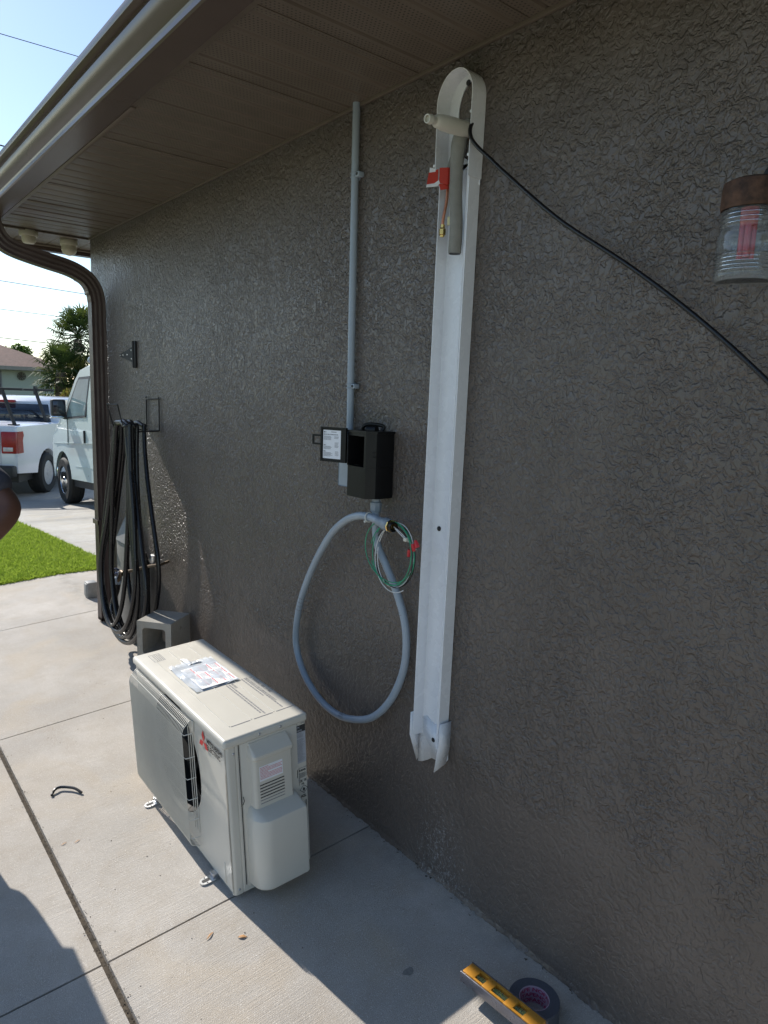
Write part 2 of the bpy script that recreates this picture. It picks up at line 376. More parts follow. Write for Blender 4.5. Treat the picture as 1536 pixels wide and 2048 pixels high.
# lawn: blades over a soil sheet, dense near the camera side
def lawn():
    def area(n, x0, x1, y0, y1, hmin, hmax, w, stripx=None):
        x = rng.uniform(x0, x1, n); y = rng.uniform(y0, y1, n); return x, y, rng.uniform(hmin, hmax, n), np.full(n, w)
    A = [area(2600, -.75, .46, 5.935, 5.985, .015, .035, .004), area(2000, .42, .475, 5.95, 9, .015, .035, .004), area(62000, -.75, .44, 5.965, 9.0, .018, .045, .0042), area(26000, -.5, .44, 9.0, 11.2, .02, .05, .006), area(32000, -4.2, -.75, 5.965, 11.2, .02, .05, .009)]
    x = np.concatenate([a[0] for a in A]); y = np.concatenate([a[1] for a in A]); h = np.concatenate([a[2] for a in A]); w = np.concatenate([a[3] for a in A])
    n = len(x); z = np.array([G(a, b) for a, b in zip(x, y)])-.028
    edge = (y < 5.98) | (x > .42)
    th = rng.uniform(0, 2*pi, n); ln = rng.uniform(.2, 1.3, n)*h; h = h+.02
    dx = np.cos(th); dy = np.sin(th); px = -dy*w; py = dx*w
    V = np.empty((n, 5, 3))
    V[:, 0] = np.stack([x-px, y-py, z], 1); V[:, 1] = np.stack([x+px, y+py, z], 1)
    mx, my, mz = x+dx*ln*.35, y+dy*ln*.35, z+h*.65
    V[:, 2] = np.stack([mx+px*.9, my+py*.9, mz], 1); V[:, 3] = np.stack([mx-px*.9, my-py*.9, mz], 1)
    V[:, 4] = np.stack([x+dx*ln, y+dy*ln, z+h], 1)
    me = bpy.data.meshes.new('grass_blades'); me.vertices.add(n*5); me.vertices.foreach_set('co', V.ravel())
    base = (np.arange(n)*5)[:, None]
    li = np.concatenate([base+np.array([[0, 1, 2, 3]]), base+np.array([[3, 2, 4]])], 1).ravel()
    me.loops.add(n*7); me.loops.foreach_set('vertex_index', li)
    me.polygons.add(n*2); st = np.stack([np.arange(n)*7, np.arange(n)*7+4], 1).ravel(); me.polygons.foreach_set('loop_start', st)
    me.update(calc_edges=True); me.validate(); me.materials.append(m_grass)
    o = bpy.data.objects.new('grass', me); COL.objects.link(o); tag(o, 'bright green lawn between the walkway and the driveway', 'grass', kind='stuff')
lawn()
# dirt crumbs and small weeds in the long seam
def seam():
    mb = MB()
    for i in range(2600):
        y = rng.uniform(.9, 5.9); x = -.931+rng.normal(0, .0065)+(.006 if rng.random() < .4 else 0); s = rng.uniform(.0008, .003)
        z = G(x, y)-.002+rng.uniform(0, .004)
        vs = [(x+rng.uniform(-1, 1)*s, y+rng.uniform(-1, 1)*s*1.5, z+rng.uniform(-.3, 1)*s) for _ in range(4)]
        mb.add(vs, [(0, 1, 2), (0, 2, 3), (0, 1, 3), (1, 2, 3)])
    tag(mb.build('seam_dirt', m_dirt, smooth=False), 'dark dirt crumbs packed in the long concrete seam', 'dirt', kind='stuff')
seam()
# debris specks scattered on the walk
def debris():
    mb = MB()
    for i in range(90):
        x = rng.uniform(-.9, -.02); y = rng.uniform(1.0, 4.0); s = rng.uniform(.0006, .0024); z = G(x, y)+.001
        n = 6; a0 = rng.uniform(0, 6.28); e = rng.uniform(.4, 1)
        vs = [(x+s*cos(a0+k*2*pi/n)*rng.uniform(.7, 1.3), y+s*e*sin(a0+k*2*pi/n)*rng.uniform(.7, 1.6), z) for k in range(n)]+[(x, y, z+s*.8)]
        mb.add(vs, [(k, (k+1) % n, n) for k in range(n)])
    for i in range(170):   # larger crumbs along the wall foot
        y = rng.uniform(.7, 3.5); x = -abs(rng.normal(0, .012)); s = rng.uniform(.0015, .005); z = G(x, y)
        vs = [(x+rng.uniform(-1, 1)*s, y+rng.uniform(-1, 1)*s*1.5, z+rng.uniform(-.3, 1)*s) for _ in range(4)]
        mb.add(vs, [(0, 1, 2), (0, 2, 3), (0, 1, 3), (1, 2, 3)])
    tag(mb.build('grit', m_dirt, smooth=False), 'dark specks of grit strewn on the walkway', 'grit', kind='stuff')
debris()
# ---------------------------------------------------------------- house
YC = 4.838; ZS = 2.455; YE = 5.27
house = thing('stucco_house', 'dark brown stucco house with perforated soffit and brown gutter filling the right side', 'house')
w = MB(); NY = 200
# front wall with a slightly ragged foot, end wall, back
foot = [(0.0, y) for y in np.linspace(-4, YC, 420)]
fz = [(-.006+.006*rng.random()+.004*sin(y*9)) for _, y in foot]
n = len(foot)
vs = [(0, y, -.05) for _, y in foot]+[(0, y, ZS+.02) for _, y in foot]
w.add(vs, [(i, i+1, n+i+1, n+i) for i in range(n-1)])
w.add([(0, YC, -.05), (9, YC, -.05), (9, YC, ZS+.02), (0, YC, ZS+.02)], [(0, 1, 2, 3)])
w.add([(0, -4, -.05), (9, -4, -.05), (9, -4, ZS+.02), (0, -4, ZS+.02)], [(0, 1, 2, 3)])
w.add([(9, YC, -.05), (9, -4, -.05), (9, -4, ZS+.02), (9, YC, ZS+.02)], [(0, 1, 2, 3)])
w.build('wall', m_stucco, house, smooth=False)
# paint lip where stucco meets the slab
lip = MB(); pr = []
for y in np.arange(.2, YC, .012): pr.append((-.0015-.004*abs(rng.normal())-.003*max(0, sin(y*31)), y, -.001+.004*rng.random()))
k = len(pr); vs = pr+[(p[0]*.3, p[1], .008+.006*rng.random()) for p in pr]+[(.002, p[1], .02) for p in pr]
lip.add(vs, [(i, i+1, k+i+1, k+i) for i in range(k-1)]+[(k+i, k+i+1, 2*k+i+1, 2*k+i) for i in range(k-1)])
lip.build('stucco_foot', m_stucco, house)
# soffit: grooved perforated panels running across the overhang
sf = MB(); y = YC-.01; prof = []
yy = -4.0
while yy < YC:
    lap = abs((yy/.4)-round(yy/.4)) < .02
    prof += [(yy, ZS+(.010 if lap else .006)), (yy+.006, ZS+(.0 if lap else .001)), (yy+.012, ZS), (yy+.088, ZS), (yy+.094, ZS+.001)]
    yy += .1
prof = [(p[0]-4.838+4.838, p[1]) for p in prof if p[0] <= YC+.02]
n = len(prof); vs = [(-.56, a, b) for a, b in prof]+[(0.0, a, b) for a, b in prof]
sf.add(vs, [(i, i+1, n+i+1, n+i) for i in range(n-1)])
# lap joints between panels, seen as thin dark steps
sf.build('soffit', m_soffit_p, house, ang=20)
for yj in (-.35, .46, 1.257, 1.663, 2.063, 2.87, 3.67, 4.08, 4.28, 4.48):
    ej = MB(); ej.box(-.54, -.004, yj-.002, yj+.0012, ZS-.0022, ZS+.003); ej.build('soffit_lap', m_soffit, house)
s2 = MB()   # soffit round the corner: boards run the other way
xx = -.56; prof = []
while xx < 9: prof += [(xx, ZS+.006), (xx+.006, ZS), (xx+.094, ZS)]; xx += .1
n = len(prof); vs = [(a, YC+.022, b) for a, b in prof]+[(a, YE-.02, b) for a, b in prof]
s2.add(vs, [(i, i+1, n+i+1, n+i) for i in range(n-1)]); s2.build('soffit', m_soffit_p, house, ang=20)
tr = MB()
tr.box(-.012, -.0005, -4, YC, ZS-.010, ZS+.004, bev=.002); tr.box(-.585, -.548, -4, YE, ZS-.016, ZS+.004, bev=.003)
tr.box(-.56, 0, YC-.004, YC+.026, ZS-.008, ZS+.004, bev=.002); tr.box(-.56, 9, YE-.03, YE, ZS-.012, ZS+.004, bev=.002)
tr.box(-.565, -.545, 2.46, 4.9, ZS-.021, ZS-.010, bev=.002)
tr.build('soffit_trim', m_soffit, house)
fa = MB(); fa.box(-.582, -.57, -4, YE, ZS, ZS+.15); fa.box(-.57, 9, YE-.004, YE+.008, ZS, ZS+.15); fa.build('fascia', m_gutter, house)
rf = MB(); rf.add([(-.62, -4.2, ZS+.14), (-.62, YE+.04, ZS+.14), (9, YE+.04, ZS+.14), (4.2, .5, ZS+1.7), (4.2, -4.2, ZS+1.7)], [(0, 1, 3, 4), (1, 2, 3)])
rf.add([(-.57, -4, ZS+.10), (9, -4, ZS+.10), (9, YE, ZS+.10), (-.57, YE, ZS+.10)], [(0, 1, 2, 3)])
rf.add([(9, YE+.04, ZS+.14), (9, -4.2, ZS+.14), (4.2, -4.2, ZS+1.7), (4.2, .5, ZS+1.7)], [(0, 1, 2, 3)])
rf.build('roof', m_roof, house, smooth=False)
gp = [(0, .545), (0, .420), (-.084, .420), (-.089, .424), (-.0895, .437), (-.080, .4445), (-.079, .452), (-.089, .462), (-.103, .478), (-.112, .494), (-.1145, .508),
      (-.110, .517), (-.110, .523), (-.134, .526), (-.1365, .532), (-.1365, .546), (-.130, .549), (-.126, .545), (-.125, .538), (-.108, .53), (-.100, .50), (-.088, .47), (-.076, .44), (-.072, .424), (-.004, .424), (-.003, .545)]
YG = YE+.05
gt = MB(); gt.extr(gp, -4.0, YG, lambda a, b, t: (-.582+a, t-(0 if t < 0 else 0), 2.0+b))
gt.extr(gp, -.65, 9.0, lambda a, b, t: (t, YE+.008-a*.75, 2.0+b))
gt.box(-.715, -.583, YG-.002, YG+.001, 2.43, 2.535)
gt.build('gutter', m_gutter, house, ang=30)
# downspout: corrugated rectangular pipe from the gutter outlet, elbow, slanted run, elbow, down the corner
def rib_sec(w2, d2):
    out = []
    def side(ax, ay, bx, by, nx, ny):
        for i in range(13):
            t = i/13; q = .0022*(0 if (i % 4) in (0, 1) else 1); out.append((ax+(bx-ax)*t-nx*q, ay+(by-ay)*t-ny*q))
    side(-w2, -d2, w2, -d2, 0, -1); side(w2, -d2, w2, d2, 1, 0); side(w2, d2, -w2, d2, 0, 1); side(-w2, d2, -w2, -d2, -1, 0)
    return out
ds = MB(); yd = 4.57
path = [(-.608, yd, 2.43), (-.600, yd, 2.395), (-.580, yd, 2.345), (-.545, yd, 2.305), (-.494, yd, 2.282), (-.416, yd, 2.262), (-.323, yd, 2.242), (-.228, yd, 2.223), (-.160, yd, 2.200), (-.105, yd, 2.165), (-.068, yd, 2.110), (-.054, yd, 2.045), (-.052, yd, 1.95), (-.052, yd, 1.2), (-.052, yd, .12), (-.052, yd, .03)]
sec = rib_sec(.036, .043)
ds.tube(path, 1.0, sec=sec, up=(0, 1, 0), smooth=5)
dso = ds.build('downspout', m_down, house, ang=40)
cr = MB()   # crimp folds on the inside of the lower elbow
for i in range(8):
    t = i/7; a = radians(20+60*t); cx, cz = -.165, 2.085
    p = Vector((cx+.078*cos(pi/2-a)-.02, yd, cz+.085*sin(pi/2-a)-.012))
    cr.box(p.x-.012, p.x+.012, yd-.040, yd+.040, p.z-.0022, p.z+.0022, bev=.001, rot=Matrix.Rotation(a, 3, 'Y'))
cr.build('elbow_crimp', m_down, dso)
st = MB(); st.box(-.102, -.001, yd-.050, yd-.040, .655, .685); st.box(-.104, -.098, yd-.05, yd+.05, .655, .685); st.build('strap', m_down, dso)
# ---------------------------------------------------------------- outdoor unit
oU = Vector((.99783724, -.01813692, .06318137)); oV = Vector((.01810067, .99983551, .0011461)); oN = Vector((-.06319177, 0, .9980014))
unit = thing('heat_pump_unit', 'beige outdoor heat pump unit standing on the walkway with a wire fan guard', 'heat pump')
Mu = Matrix((oU, oV, oN)).transposed().to_4x4(); Mu.translation = Vector((-.5495931, 1.75591861, -.03479931)); unit.matrix_world = Mu
D, Wd, H = .285, .80, .55
cb = MB()
# cabinet with a real round fan opening in the front panel
cy, cz, cr_ = .44, .305, .203
y0, y1, z0, z1 = .010, .790, .022, .520
def ring_pts(r, n=64): return [(cy+r*cos(2*pi*k/n), cz+r*sin(2*pi*k/n)) for k in range(n)]
def sq_pt(k, n=64):
    a = 2*pi*k/n; c, s_ = cos(a), sin(a); t = min((y1-cy)/c if c > 1e-9 else ((y0-cy)/c if c < -1e-9 else 1e9), (z1-cz)/s_ if s_ > 1e-9 else ((z0-cz)/s_ if s_ < -1e-9 else 1e9))
    return (cy+c*t, cz+s_*t)
n = 64; xf = .006
rings = [[(xf, *sq_pt(k)) for k in range(n)], [(xf, *p) for p in ring_pts(cr_+.028)], [(xf+.003, *p) for p in ring_pts(cr_+.016)], [(xf+.010, *p) for p in ring_pts(cr_+.004)], [(xf+.05, *p) for p in ring_pts(cr_)], [(xf+.12, *p) for p in ring_pts(cr_)]]
vs = [p for r_ in rings for p in r_]; fs = []
for i in range(len(rings)-1):
    for k in range(n): fs.append((i*n+k, i*n+(k+1) % n, (i+1)*n+(k+1) % n, (i+1)*n+k))
cb.add(vs, fs[:n*3]); cb.add(vs, fs[n*3:], 1)
# exact corners of the front sheet
for (ya, za) in ((y0, z0), (y1, z0), (y1, z1), (y0, z1)):
    ks = sorted(range(n), key=lambda k: (sq_pt(k)[0]-ya)**2+(sq_pt(k)[1]-za)**2)[:2]
    cb.add([(xf, *sq_pt(ks[0])), (xf, *sq_pt(ks[1])), (xf, ya, za)], [(0, 1, 2)])
# side sheets: rounded vertical front corners, flat sides with folded seams, back
def corner(yc, sgn):
    pr = []
    for i in range(7): a = i/6*pi/2; pr.append((xf+.014-.014*cos(a), yc+sgn*(.014*sin(a)-.0)))
    return pr
cA = corner(.018, -1)      # right (camera) side near corner
prof = [(xf, .0101)]+[(xf+.0, .010)]
pr = [(xf, .018)]+[(xf+.012*(1-cos(a)), .018-.014*sin(a)) for a in np.linspace(.2, pi/2, 6)]+[(.034, .004), (.036, .006), (.039, .006), (.041, .004), (.279, .004), (.283, .008), (.283, .792), (.279, .796), (.018, .796)]+[(xf+.012*(1-sin(a)), .782+.014*cos(a)) for a in np.linspace(0.1, pi/2, 6)]
vs = [(a, b, .016) for a, b in pr]+[(a, b, .522) for a, b in pr]; k = len(pr)
cb.add(vs, [(i, i+1, k+i+1, k+i) for i in range(k-1)]+[tuple(range(k))])
cb.add([(xf, .018, z0), (xf, .0099, z0), (xf, .0099, z1), (xf, .018, z1)], [(0, 1, 2, 3)])
body = cb.build('cabinet', [m_unit, m_fan], unit, ang=28)
inn = MB(); inn.box(.1, .27, .06, .76, .04, .5); inn.build('coil', simple('coil_dark', (.012, .012, .012), .7), unit)
fan = MB()
fan.lathe([(.0, 0), (.04, 0), (.045, .02), (.04, .05)], 24, mat=frame((.045, cy, cz), (0, 1, 0), (0, 0, 1)))
for kk in range(3):
    a0 = kk*2*pi/3+.4; vs = []; fs = []
    for i in range(9):
        r_ = .04+.15*i/8
        for j in range(6):
            a = a0+(-.55+1.1*j/5)*(.75+.5*i/8)*.9; vs.append((.06+.045*(j/5-.5)+.01, cy+r_*cos(a), cz+r_*sin(a)))
    for i in range(8):
        for j in range(5): fs.append((i*6+j, i*6+j+1, (i+1)*6+j+1, (i+1)*6+j))
    fan.add(vs, fs)
fan.build('fan', m_fan, unit)
# lid
lid = MB(); lid.box(-.002, .287, -.004, .804, .518, .548, bev=.010, seg=4)
lid_o = lid.build('lid', m_unit, unit, ang=50)
rb = MB()
for xa, xb in ((.056, .121), (.134, .200), (.213, .277)):
    rb.box(xa, xb, .064, .0668, .5478, .5489, 1)
for xa in (.0525, .1275, .2065):
    rb.box(xa-.0016, xa+.0016, .068, .765, .5476, .5499, 0, bev=.0008, seg=1)
rb.build('pressed_ribs', [m_unit, m_inkg], lid_o)
sc = MB()
def screw(mb, x, y, z, ax, r=.0042):
    m_ = {'y': frame((x, y, z), (1, 0, 0), (0, 0, 1)), 'x': frame((x, y, z), (0, 0, 1), (0, 1, 0)), 'z': frame((x, y, z), (1, 0, 0), (0, 1, 0))}[ax]
    mb.lathe([(r, 0), (r*1.05, r*.25), (r*.8, r*.55), (r*.25, r*.6), (.0001, r*.35)], 12, mat=m_)
for (x, z, yb) in ((.116, .533, -.004), (.188, .533, -.004), (.176, .508, .004), (.031, .494, .004), (.059, .332, .004), (.023, .033, .004), (.249, .318, .004)): 
    sc = MB(); screw(sc, x, yb, z, 'y'); sc.build('screw', m_steel, unit)
# wire guard
gd = MB(); ga, gb = .252, .762; gz0, gz1 = .052, .506; xo = -.032
Nw = 54
for i in range(Nw):
    yv = ga+(gb-ga)*i/(Nw-1)
    gd.tube([(xf-.001, yv, gz1+.002), (xf-.010, yv, gz1+.004), (xo+.006, yv, gz1-.018), (xo, yv, gz1-.034), (xo, yv, (gz0+gz1)/2), (xo, yv, gz0+.034), (xo+.006, yv, gz0+.014), (xf-.004, yv, gz0-.002)], .0015, 6, up=(1, 0, 0))
for zv in (.092, .16, .235, .31, .385, .468):
    gd.tube([(xf-.003, ga-.008, zv), (xo+.006, ga-.004, zv), (xo+.0028, ga+.02, zv), (xo+.0025, gb-.02, zv), (xf, gb+.012, zv)], .0015, 6, up=(0, 0, 1))
gd.tube([(xo+.010, ga, gz1-.012), (xo+.010, gb, gz1-.012)], .0015, 6); gd.tube([(xf-.004, ga, gz1+.002), (xf-.004, gb, gz1+.002)], .0015, 6)
gd.tube([(xo+.010, ga, gz0+.010), (xo+.010, gb, gz0+.010)], .0015, 6)
# flat guard across the fan opening beside the raised part
for yv in (.250, .268, .286): gd.tube([(xf-.003, yv, gz0+.05), (xf-.003, yv, gz1-.03)], .0016, 6)
gd.build('fan_guard', m_wire, unit, ang=60)
cpl = MB(); cpl.prism([(ga-.018, gz1+.008), (ga-.002, gz1+.006), (ga+.006, gz1-.03), (ga-.012, gz1-.032)], xf-.004, xf-.001, 'x')
cpl.build('guard_clip', m_unit, unit)
lv = MB()   # pressed corner bead and slotted lower louvre of the front sheet
lv.box(.0045, .0065, .06, .068, .03, .10, bev=.001)
lv.build('front_bead', m_unit, unit)
# right side: service panel seams and valve cover
sp = MB()
sp.box(.0465, .0485, .0015, .0045, .04, .522, 1)
sp.box(.0515, .2475, .0006, .0045, .035, .519, 0, bev=.0015)
sp.tube([(.060, .002, .03), (.060, .002, .22)], .003, 6); sp.box(.243, .245, .0, .003, .33, .36, 1)
sp.tube([(.052, -.0005, .345), (.055, -.001, .33), (.050, -.0005, .318)], .0012, 5, mi=1)
sp.build('service_panel', [m_unit, m_unitd], unit)
def loft(mb, secs, mi=0, capz=True):
    n = len(secs[0]); vs = [p for s_ in secs for p in s_]; fs = []
    for i in range(len(secs)-1):
        for k in range(n-1): fs.append((i*n+k, i*n+k+1, (i+1)*n+k+1, (i+1)*n+k))
    if capz: fs += [tuple(range(n))[::-1], tuple((len(secs)-1)*n+k for k in range(n))]
    mb.add(vs, fs, mi)
def vc_sec(xa, xb, dep, rl, rr_, z, y0=.001):
    pts = [(xa, y0, z)]
    for i in range(9): a = i/8*pi/2; pts.append((xa+.003+rl*(1-cos(a))*1.0, y0-max(dep-rl, 0)*(i/8 if 0 else 0)-rl*sin(a) if dep <= rl else y0-(dep-rl)-rl*sin(a), z))
    for i in range(6): a = pi/2-i/5*pi/2; pts.append((xb-.001-rr_*(1-cos(a)), y0-(dep-rr_)-rr_*sin(a), z))
    pts.append((xb, y0, z)); return pts
vc = MB()
ups = [vc_sec(.076, .208, .003, .003, .003, .512), vc_sec(.075, .210, .006, .004, .003, .506), vc_sec(.073, .213, .033, .012, .005, .4835), vc_sec(.072, .214, .036, .014, .006, .479), vc_sec(.072, .214, .036, .014, .006, .470), vc_sec(.073, .214, .033, .014, .006, .466), vc_sec(.076, .214, .026, .014, .006, .463), vc_sec(.076, .214, .026, .014, .006, .298)]
loft(vc, ups)
low = [vc_sec(.074, .220, .012, .010, .005, .305), vc_sec(.068, .226, .026, .018, .006, .300), vc_sec(.063, .231, .066, .040, .008, .2835), vc_sec(.060, .233, .074, .046, .008, .279), vc_sec(.058, .234, .078, .050, .008, .270), vc_sec(.056, .234, .079, .052, .008, .16), vc_sec(.056, .234, .078, .052, .008, .05), vc_sec(.058, .232, .074, .050, .008, .044)]
loft(vc, low)
vco = vc.build('valve_cover', m_unit, unit, ang=24)
sl = MB()
for i in range(7):
    z = .376-.0103*i
    if i < 5:
        for q in range(17): sl.box(.098+q*.005, .1015+q*.005, -.0262, -.0249, z-.0016, z+.0016, 0)
        sl.box(.098, .1815, -.0256, -.0248, z-.0010, z+.0010, 0)
    else: sl.box(.098, .182, -.0256, -.0248, z-.0012, z+.0012, 1)
sl.build('vent_slots', [m_unitd, m_inkg], vco)
hl = MB()
hl.box(.0985, .178, -.0257, -.0249, .389, .438, 0)
for i in range(9):
    z = .4335-.0046*i; Lw = .074 if i not in (0, 4) else .03
    x = .1005
    while x < .1005+Lw-.003:
        l_ = random.uniform(.002, .007); hl.box(x, min(x+l_, .176), -.0261, -.0256, z-.0011, z+.0008, 1); x += l_+.0011
hl.build('warning_label', [m_white, m_inkrl], vco)
def microtext(mb, fr, w_, lines, hgt, lead, mi, fill=.95, seed=1, minw=.3, maxw=1.0, ragged=True):
    rd_ = random.Random(seed)
    for i in range(lines):
        L_ = w_*(rd_.uniform(.7, 1.0) if ragged else 1); x = 0
        while x < L_:
            q = rd_.uniform(hgt*.8, hgt*3.2); q = min(q, L_-x)
            p = [fr @ Vector((x, -i*lead, 0)), fr @ Vector((x+q, -i*lead, 0)), fr @ Vector((x+q, -i*lead-hgt, 0)), fr @ Vector((x, -i*lead-hgt, 0))]
            mb.add(p, [(0, 1, 2, 3)], mi); x += q+hgt*.55
# rating label on the side
rl = MB(); F = lambda x, z, e=.0: frame((x, .0030-e, z), (1, 0, 0), (0, 0, 1))
rl.box(.2375, .2795, .0030, .0036, .378, .508, 0)
rl.box(.2375, .2795, .0027, .0031, .486, .509, 1)
textmesh(rl, 'CITY', .009, F(.240, .499, .0006), 0, bold=.0002); microtext(rl, F(.2405, .494, .0006), .034, 2, .0016, .003, 0, seed=3)
microtext(rl, F(.2395, .4835, .0003), .036, 5, .0016, .0036, 2, seed=4); microtext(rl, F(.2395, .461, .0003), .038, 21, .0014, .0037, 2, seed=5)
microtext(rl, F(.2395, .516, .0006), .014, 1, .0025, .004, 2, seed=9); microtext(rl, F(.264, .5165, .0006), .014, 1, .0025, .004, 2, seed=10)
rl.build('rating_label', [simple('label_silver', (.40, .42, .46), .4), m_ink, m_inkg], unit)
rf2 = MB()
textmesh(rf2, 'R454B', .0098, F(.2515, .3475, .0), 1, bold=.0003, sx=.92)
rf2.box(.2505, .2515, .0028, .0031, .300, .360, 1); rf2.box(.2505, .281, .0028, .0031, .3595, .3603, 1)
microtext(rf2, F(.2525, .342), .027, 7, .0012, .0027, 1, seed=6)
for xa in (.2530, .2680):
    rf2.box(xa, xa+.0095, .0028, .0031, .3095, .3103, 1); rf2.box(xa, xa+.0008, .0028, .0031, .3095, .3195, 1); rf2.box(xa+.0087, xa+.0095, .0028, .0031, .3095, .3195, 1); rf2.box(xa+.003, xa+.0065, .0028, .0031, .3115, .318, 1)
textmesh(rf2, 'A2L', .0068, F(.258, .3005), 1, bold=.0004)
# flame diamond
cx_, cz_, q = .2665, .2825, .0155
def dia(q_): return [(cx_, cz_+q_), (cx_+q_, cz_), (cx_, cz_-q_), (cx_-q_, cz_)]
o_, i_ = dia(q), dia(q-.0022); vs = [(a, .003, b) for a, b in o_+i_]
rf2.add(vs, [(k, (k+1) % 4, 4+(k+1) % 4, 4+k) for k in range(4)], 1)
fl = [(0, -.006), (.0035, -.004), (.0042, 0), (.0025, .003), (.003, .0055), (.0005, .0035), (-.0005, .0075), (-.003, .0035), (-.0042, 0), (-.003, -.0045)]
rf2.add([(cx_+a, .0029, cz_+b) for a, b in fl], [tuple(range(len(fl)))], 1); rf2.box(cx_-.004, cx_+.004, .0028, .0031, cz_-.0085, cz_-.0073, 1)
textmesh(rf2, 'A2L', .0135, F(.2545, .254), 1, bold=.0005, sx=.9)
for i in range(22): rf2.box(.2705, .2755, .0028, .0031, .190+i*.0024, .1912+i*.0024, 1)
rf2.build('refrigerant_label', [m_white, m_ink], unit)
# front logo: three diamonds and the maker's name, as on the sticker
lg = MB(); FX = lambda y, z: frame((xf-.0022, y, z), (0, -1, 0), (0, 0, 1))
lg.add([(xf-.0010, .212, .515), (xf-.0010, .016, .515), (xf-.0010, .014, .462), (xf-.0010, .150, .432), (xf-.0010, .205, .30)], [(0, 1, 2, 3, 4)], 2) if False else None
def rhomb(c_, d1, d2, ang):
    a = radians(ang); ux, uz = sin(a), cos(a); px, pz = cos(a), -sin(a)
    return [c_, (c_[0]+ux*d1/2+px*d2/2, c_[1]+uz*d1/2+pz*d2/2), (c_[0]+ux*d1, c_[1]+uz*d1), (c_[0]+ux*d1/2-px*d2/2, c_[1]+uz*d1/2-pz*d2/2)]
m4 = FX(.163, .474)
for ang in (0, 120, 240):
    lg.add([m4 @ Vector((a, b, 0)) for a, b in rhomb((0, 0), .039, .0225, ang)], [(0, 1, 2, 3)], 1)
textmesh(lg, 'MITSUBISHI', .0220, FX(.137, .482), 0, bold=.0006, sx=1.0)
textmesh(lg, 'ELECTRIC', .0220, FX(.137, .461), 0, bold=.0006, sx=1.0)
lg.build('logo_sticker', [m_ink, simple('logo_red', (.62, .03, .03), .4)], unit)
# lid print
lp = MB(); zt = .5484
FL = lambda x, y: frame((x, y, zt), (0, -1, 0), (1, 0, 0))
o2 = [(.046, .765), (.088, .765), (.088, .690), (.046, .690)]; i2 = [(.048, .763), (.086, .763), (.086, .692), (.048, .692)]
lp.add([(a, b, zt) for a, b in o2+i2], [(k, (k+1) % 4, 4+(k+1) % 4, 4+k) for k in range(4)], 0)
microtext(lp, FL(.083, .757), .062, 5, .0030, .0072, 0, seed=12, ragged=False); lp.box(.066, .0675, .694, .762, zt-.0002, zt+.0001, 0)
lp.build('certification_stamp', [m_inkg, m_inkg], lid_o); lp = MB()
textmesh(lp, '⚠ WARNING : RISK OF FIRE', .0125, FL(.262, .350), 0, bold=.0002, sx=.95)
textmesh(lp, 'RISQUE: DANGER OF FIRE FLAMMABLE REFRIGERANT', .0088, FL(.247, .352), 1, bold=.0001, sx=1.05)
microtext(lp, FL(.246, .352), .272, 1, .005, .0075, 0, seed=13, ragged=False)
microtext(lp, FL(.236, .352), .222, 1, .005, .0078, 0, seed=14)
lp.build('fire_warning_print', [m_inkg, m_inkg], lid_o); lp = MB()
textmesh(lp, 'NOTICE', .0110, FL(.186, .338), 0, bold=.0002)
microtext(lp, FL(.1815, .338), .262, 1, .005, .008, 0, seed=15, ragged=False); microtext(lp, FL(.172, .338), .250, 1, .005, .008, 0, seed=16, ragged=False)
lp.v = [v if True else v for v in lp.v]
lp.build('notice_print', [m_inkg, m_inkg], lid_o)
# feet: plated slotted rails under the base, ends sticking out front and back
for yv in (.140, .655):
    ft = MB(); pr = []
    xa, xb = -.034, .035
    for i in range(9): a = pi/2+i/8*pi; pr.append((xa+.017*cos(a)+.0, .0165*sin(a)))
    out = pr+[(xb, -.0165), (xb, .0165)]
    slot = [(-.040+.004*cos(a), .007*sin(a)) for a in np.linspace(pi/2, 3*pi/2, 7)]+[(-.022+.004*cos(a), .007*sin(a)) for a in np.linspace(-pi/2, pi/2, 7)]
    ft.prism([(a, yv+b) for a, b in out], .0, .006, 'z'); ft.prism([(a*1.0, yv+b*.95) for a, b in slot], .0061, .0066, 'z', 1)
    ft.box(-.010, .02, yv-.013, yv+.013, .006, .022, 0, bev=.002)
    ft.tube([(-.004, yv-.013, .022), (-.012, yv-.006, .025), (-.012, yv+.006, .025), (-.004, yv+.013, .022)], .0018, 6, smooth=3)
    for e in (-.0125, .0125): ft.lathe([(.0022, 0), (.0022, .0008)], 8, 1, frame((-.030, yv+e, .0062), (1, 0, 0), (0, 1, 0)))
    ft.build('foot', [m_steel, m_unitd], unit)
    f2 = MB(); f2.box(.24, .315, yv-.0165, yv+.0165, 0, .016, bev=.003); f2.build('foot', m_steel, unit)
# manual in a clear bag taped on the lid: a thing of its own
bagx0, bagx1, bagy0, bagy1 = .064, .227, .347, .598
def bagh(x, y):
    return .5515+.0022*sin(x*90+y*25)+.002*sin(y*60-x*30)
bag = thing('manual_pouch', 'clear pouch of printed instructions taped on the beige unit lid', 'document pouch'); bag.matrix_world = Mu
bb = MB(); nx, ny = 22, 30; vs = []; fs = []
for lay in (0, 1):
    for i in range(nx):
        for j in range(ny):
            x = bagx0+(bagx1-bagx0)*i/(nx-1); y = bagy0+(bagy1-bagy0)*j/(ny-1); e = min(i, nx-1-i, j, ny-1-j)/4
            z = bagh(x, y)+(.003*min(1, e)+.0004 if lay else -.0006)
            if j > ny-6: z += .006*abs(sin(i*1.1))*(j-ny+6)/5*lay
            vs.append((x, y, z))
for lay in (0, 1):
    o0 = lay*nx*ny
    for i in range(nx-1):
        for j in range(ny-1): fs.append((o0+i*ny+j, o0+(i+1)*ny+j, o0+(i+1)*ny+j+1, o0+i*ny+j+1))
bb.add(vs, fs); bb.build('clear_sleeve', m_bag, bag)
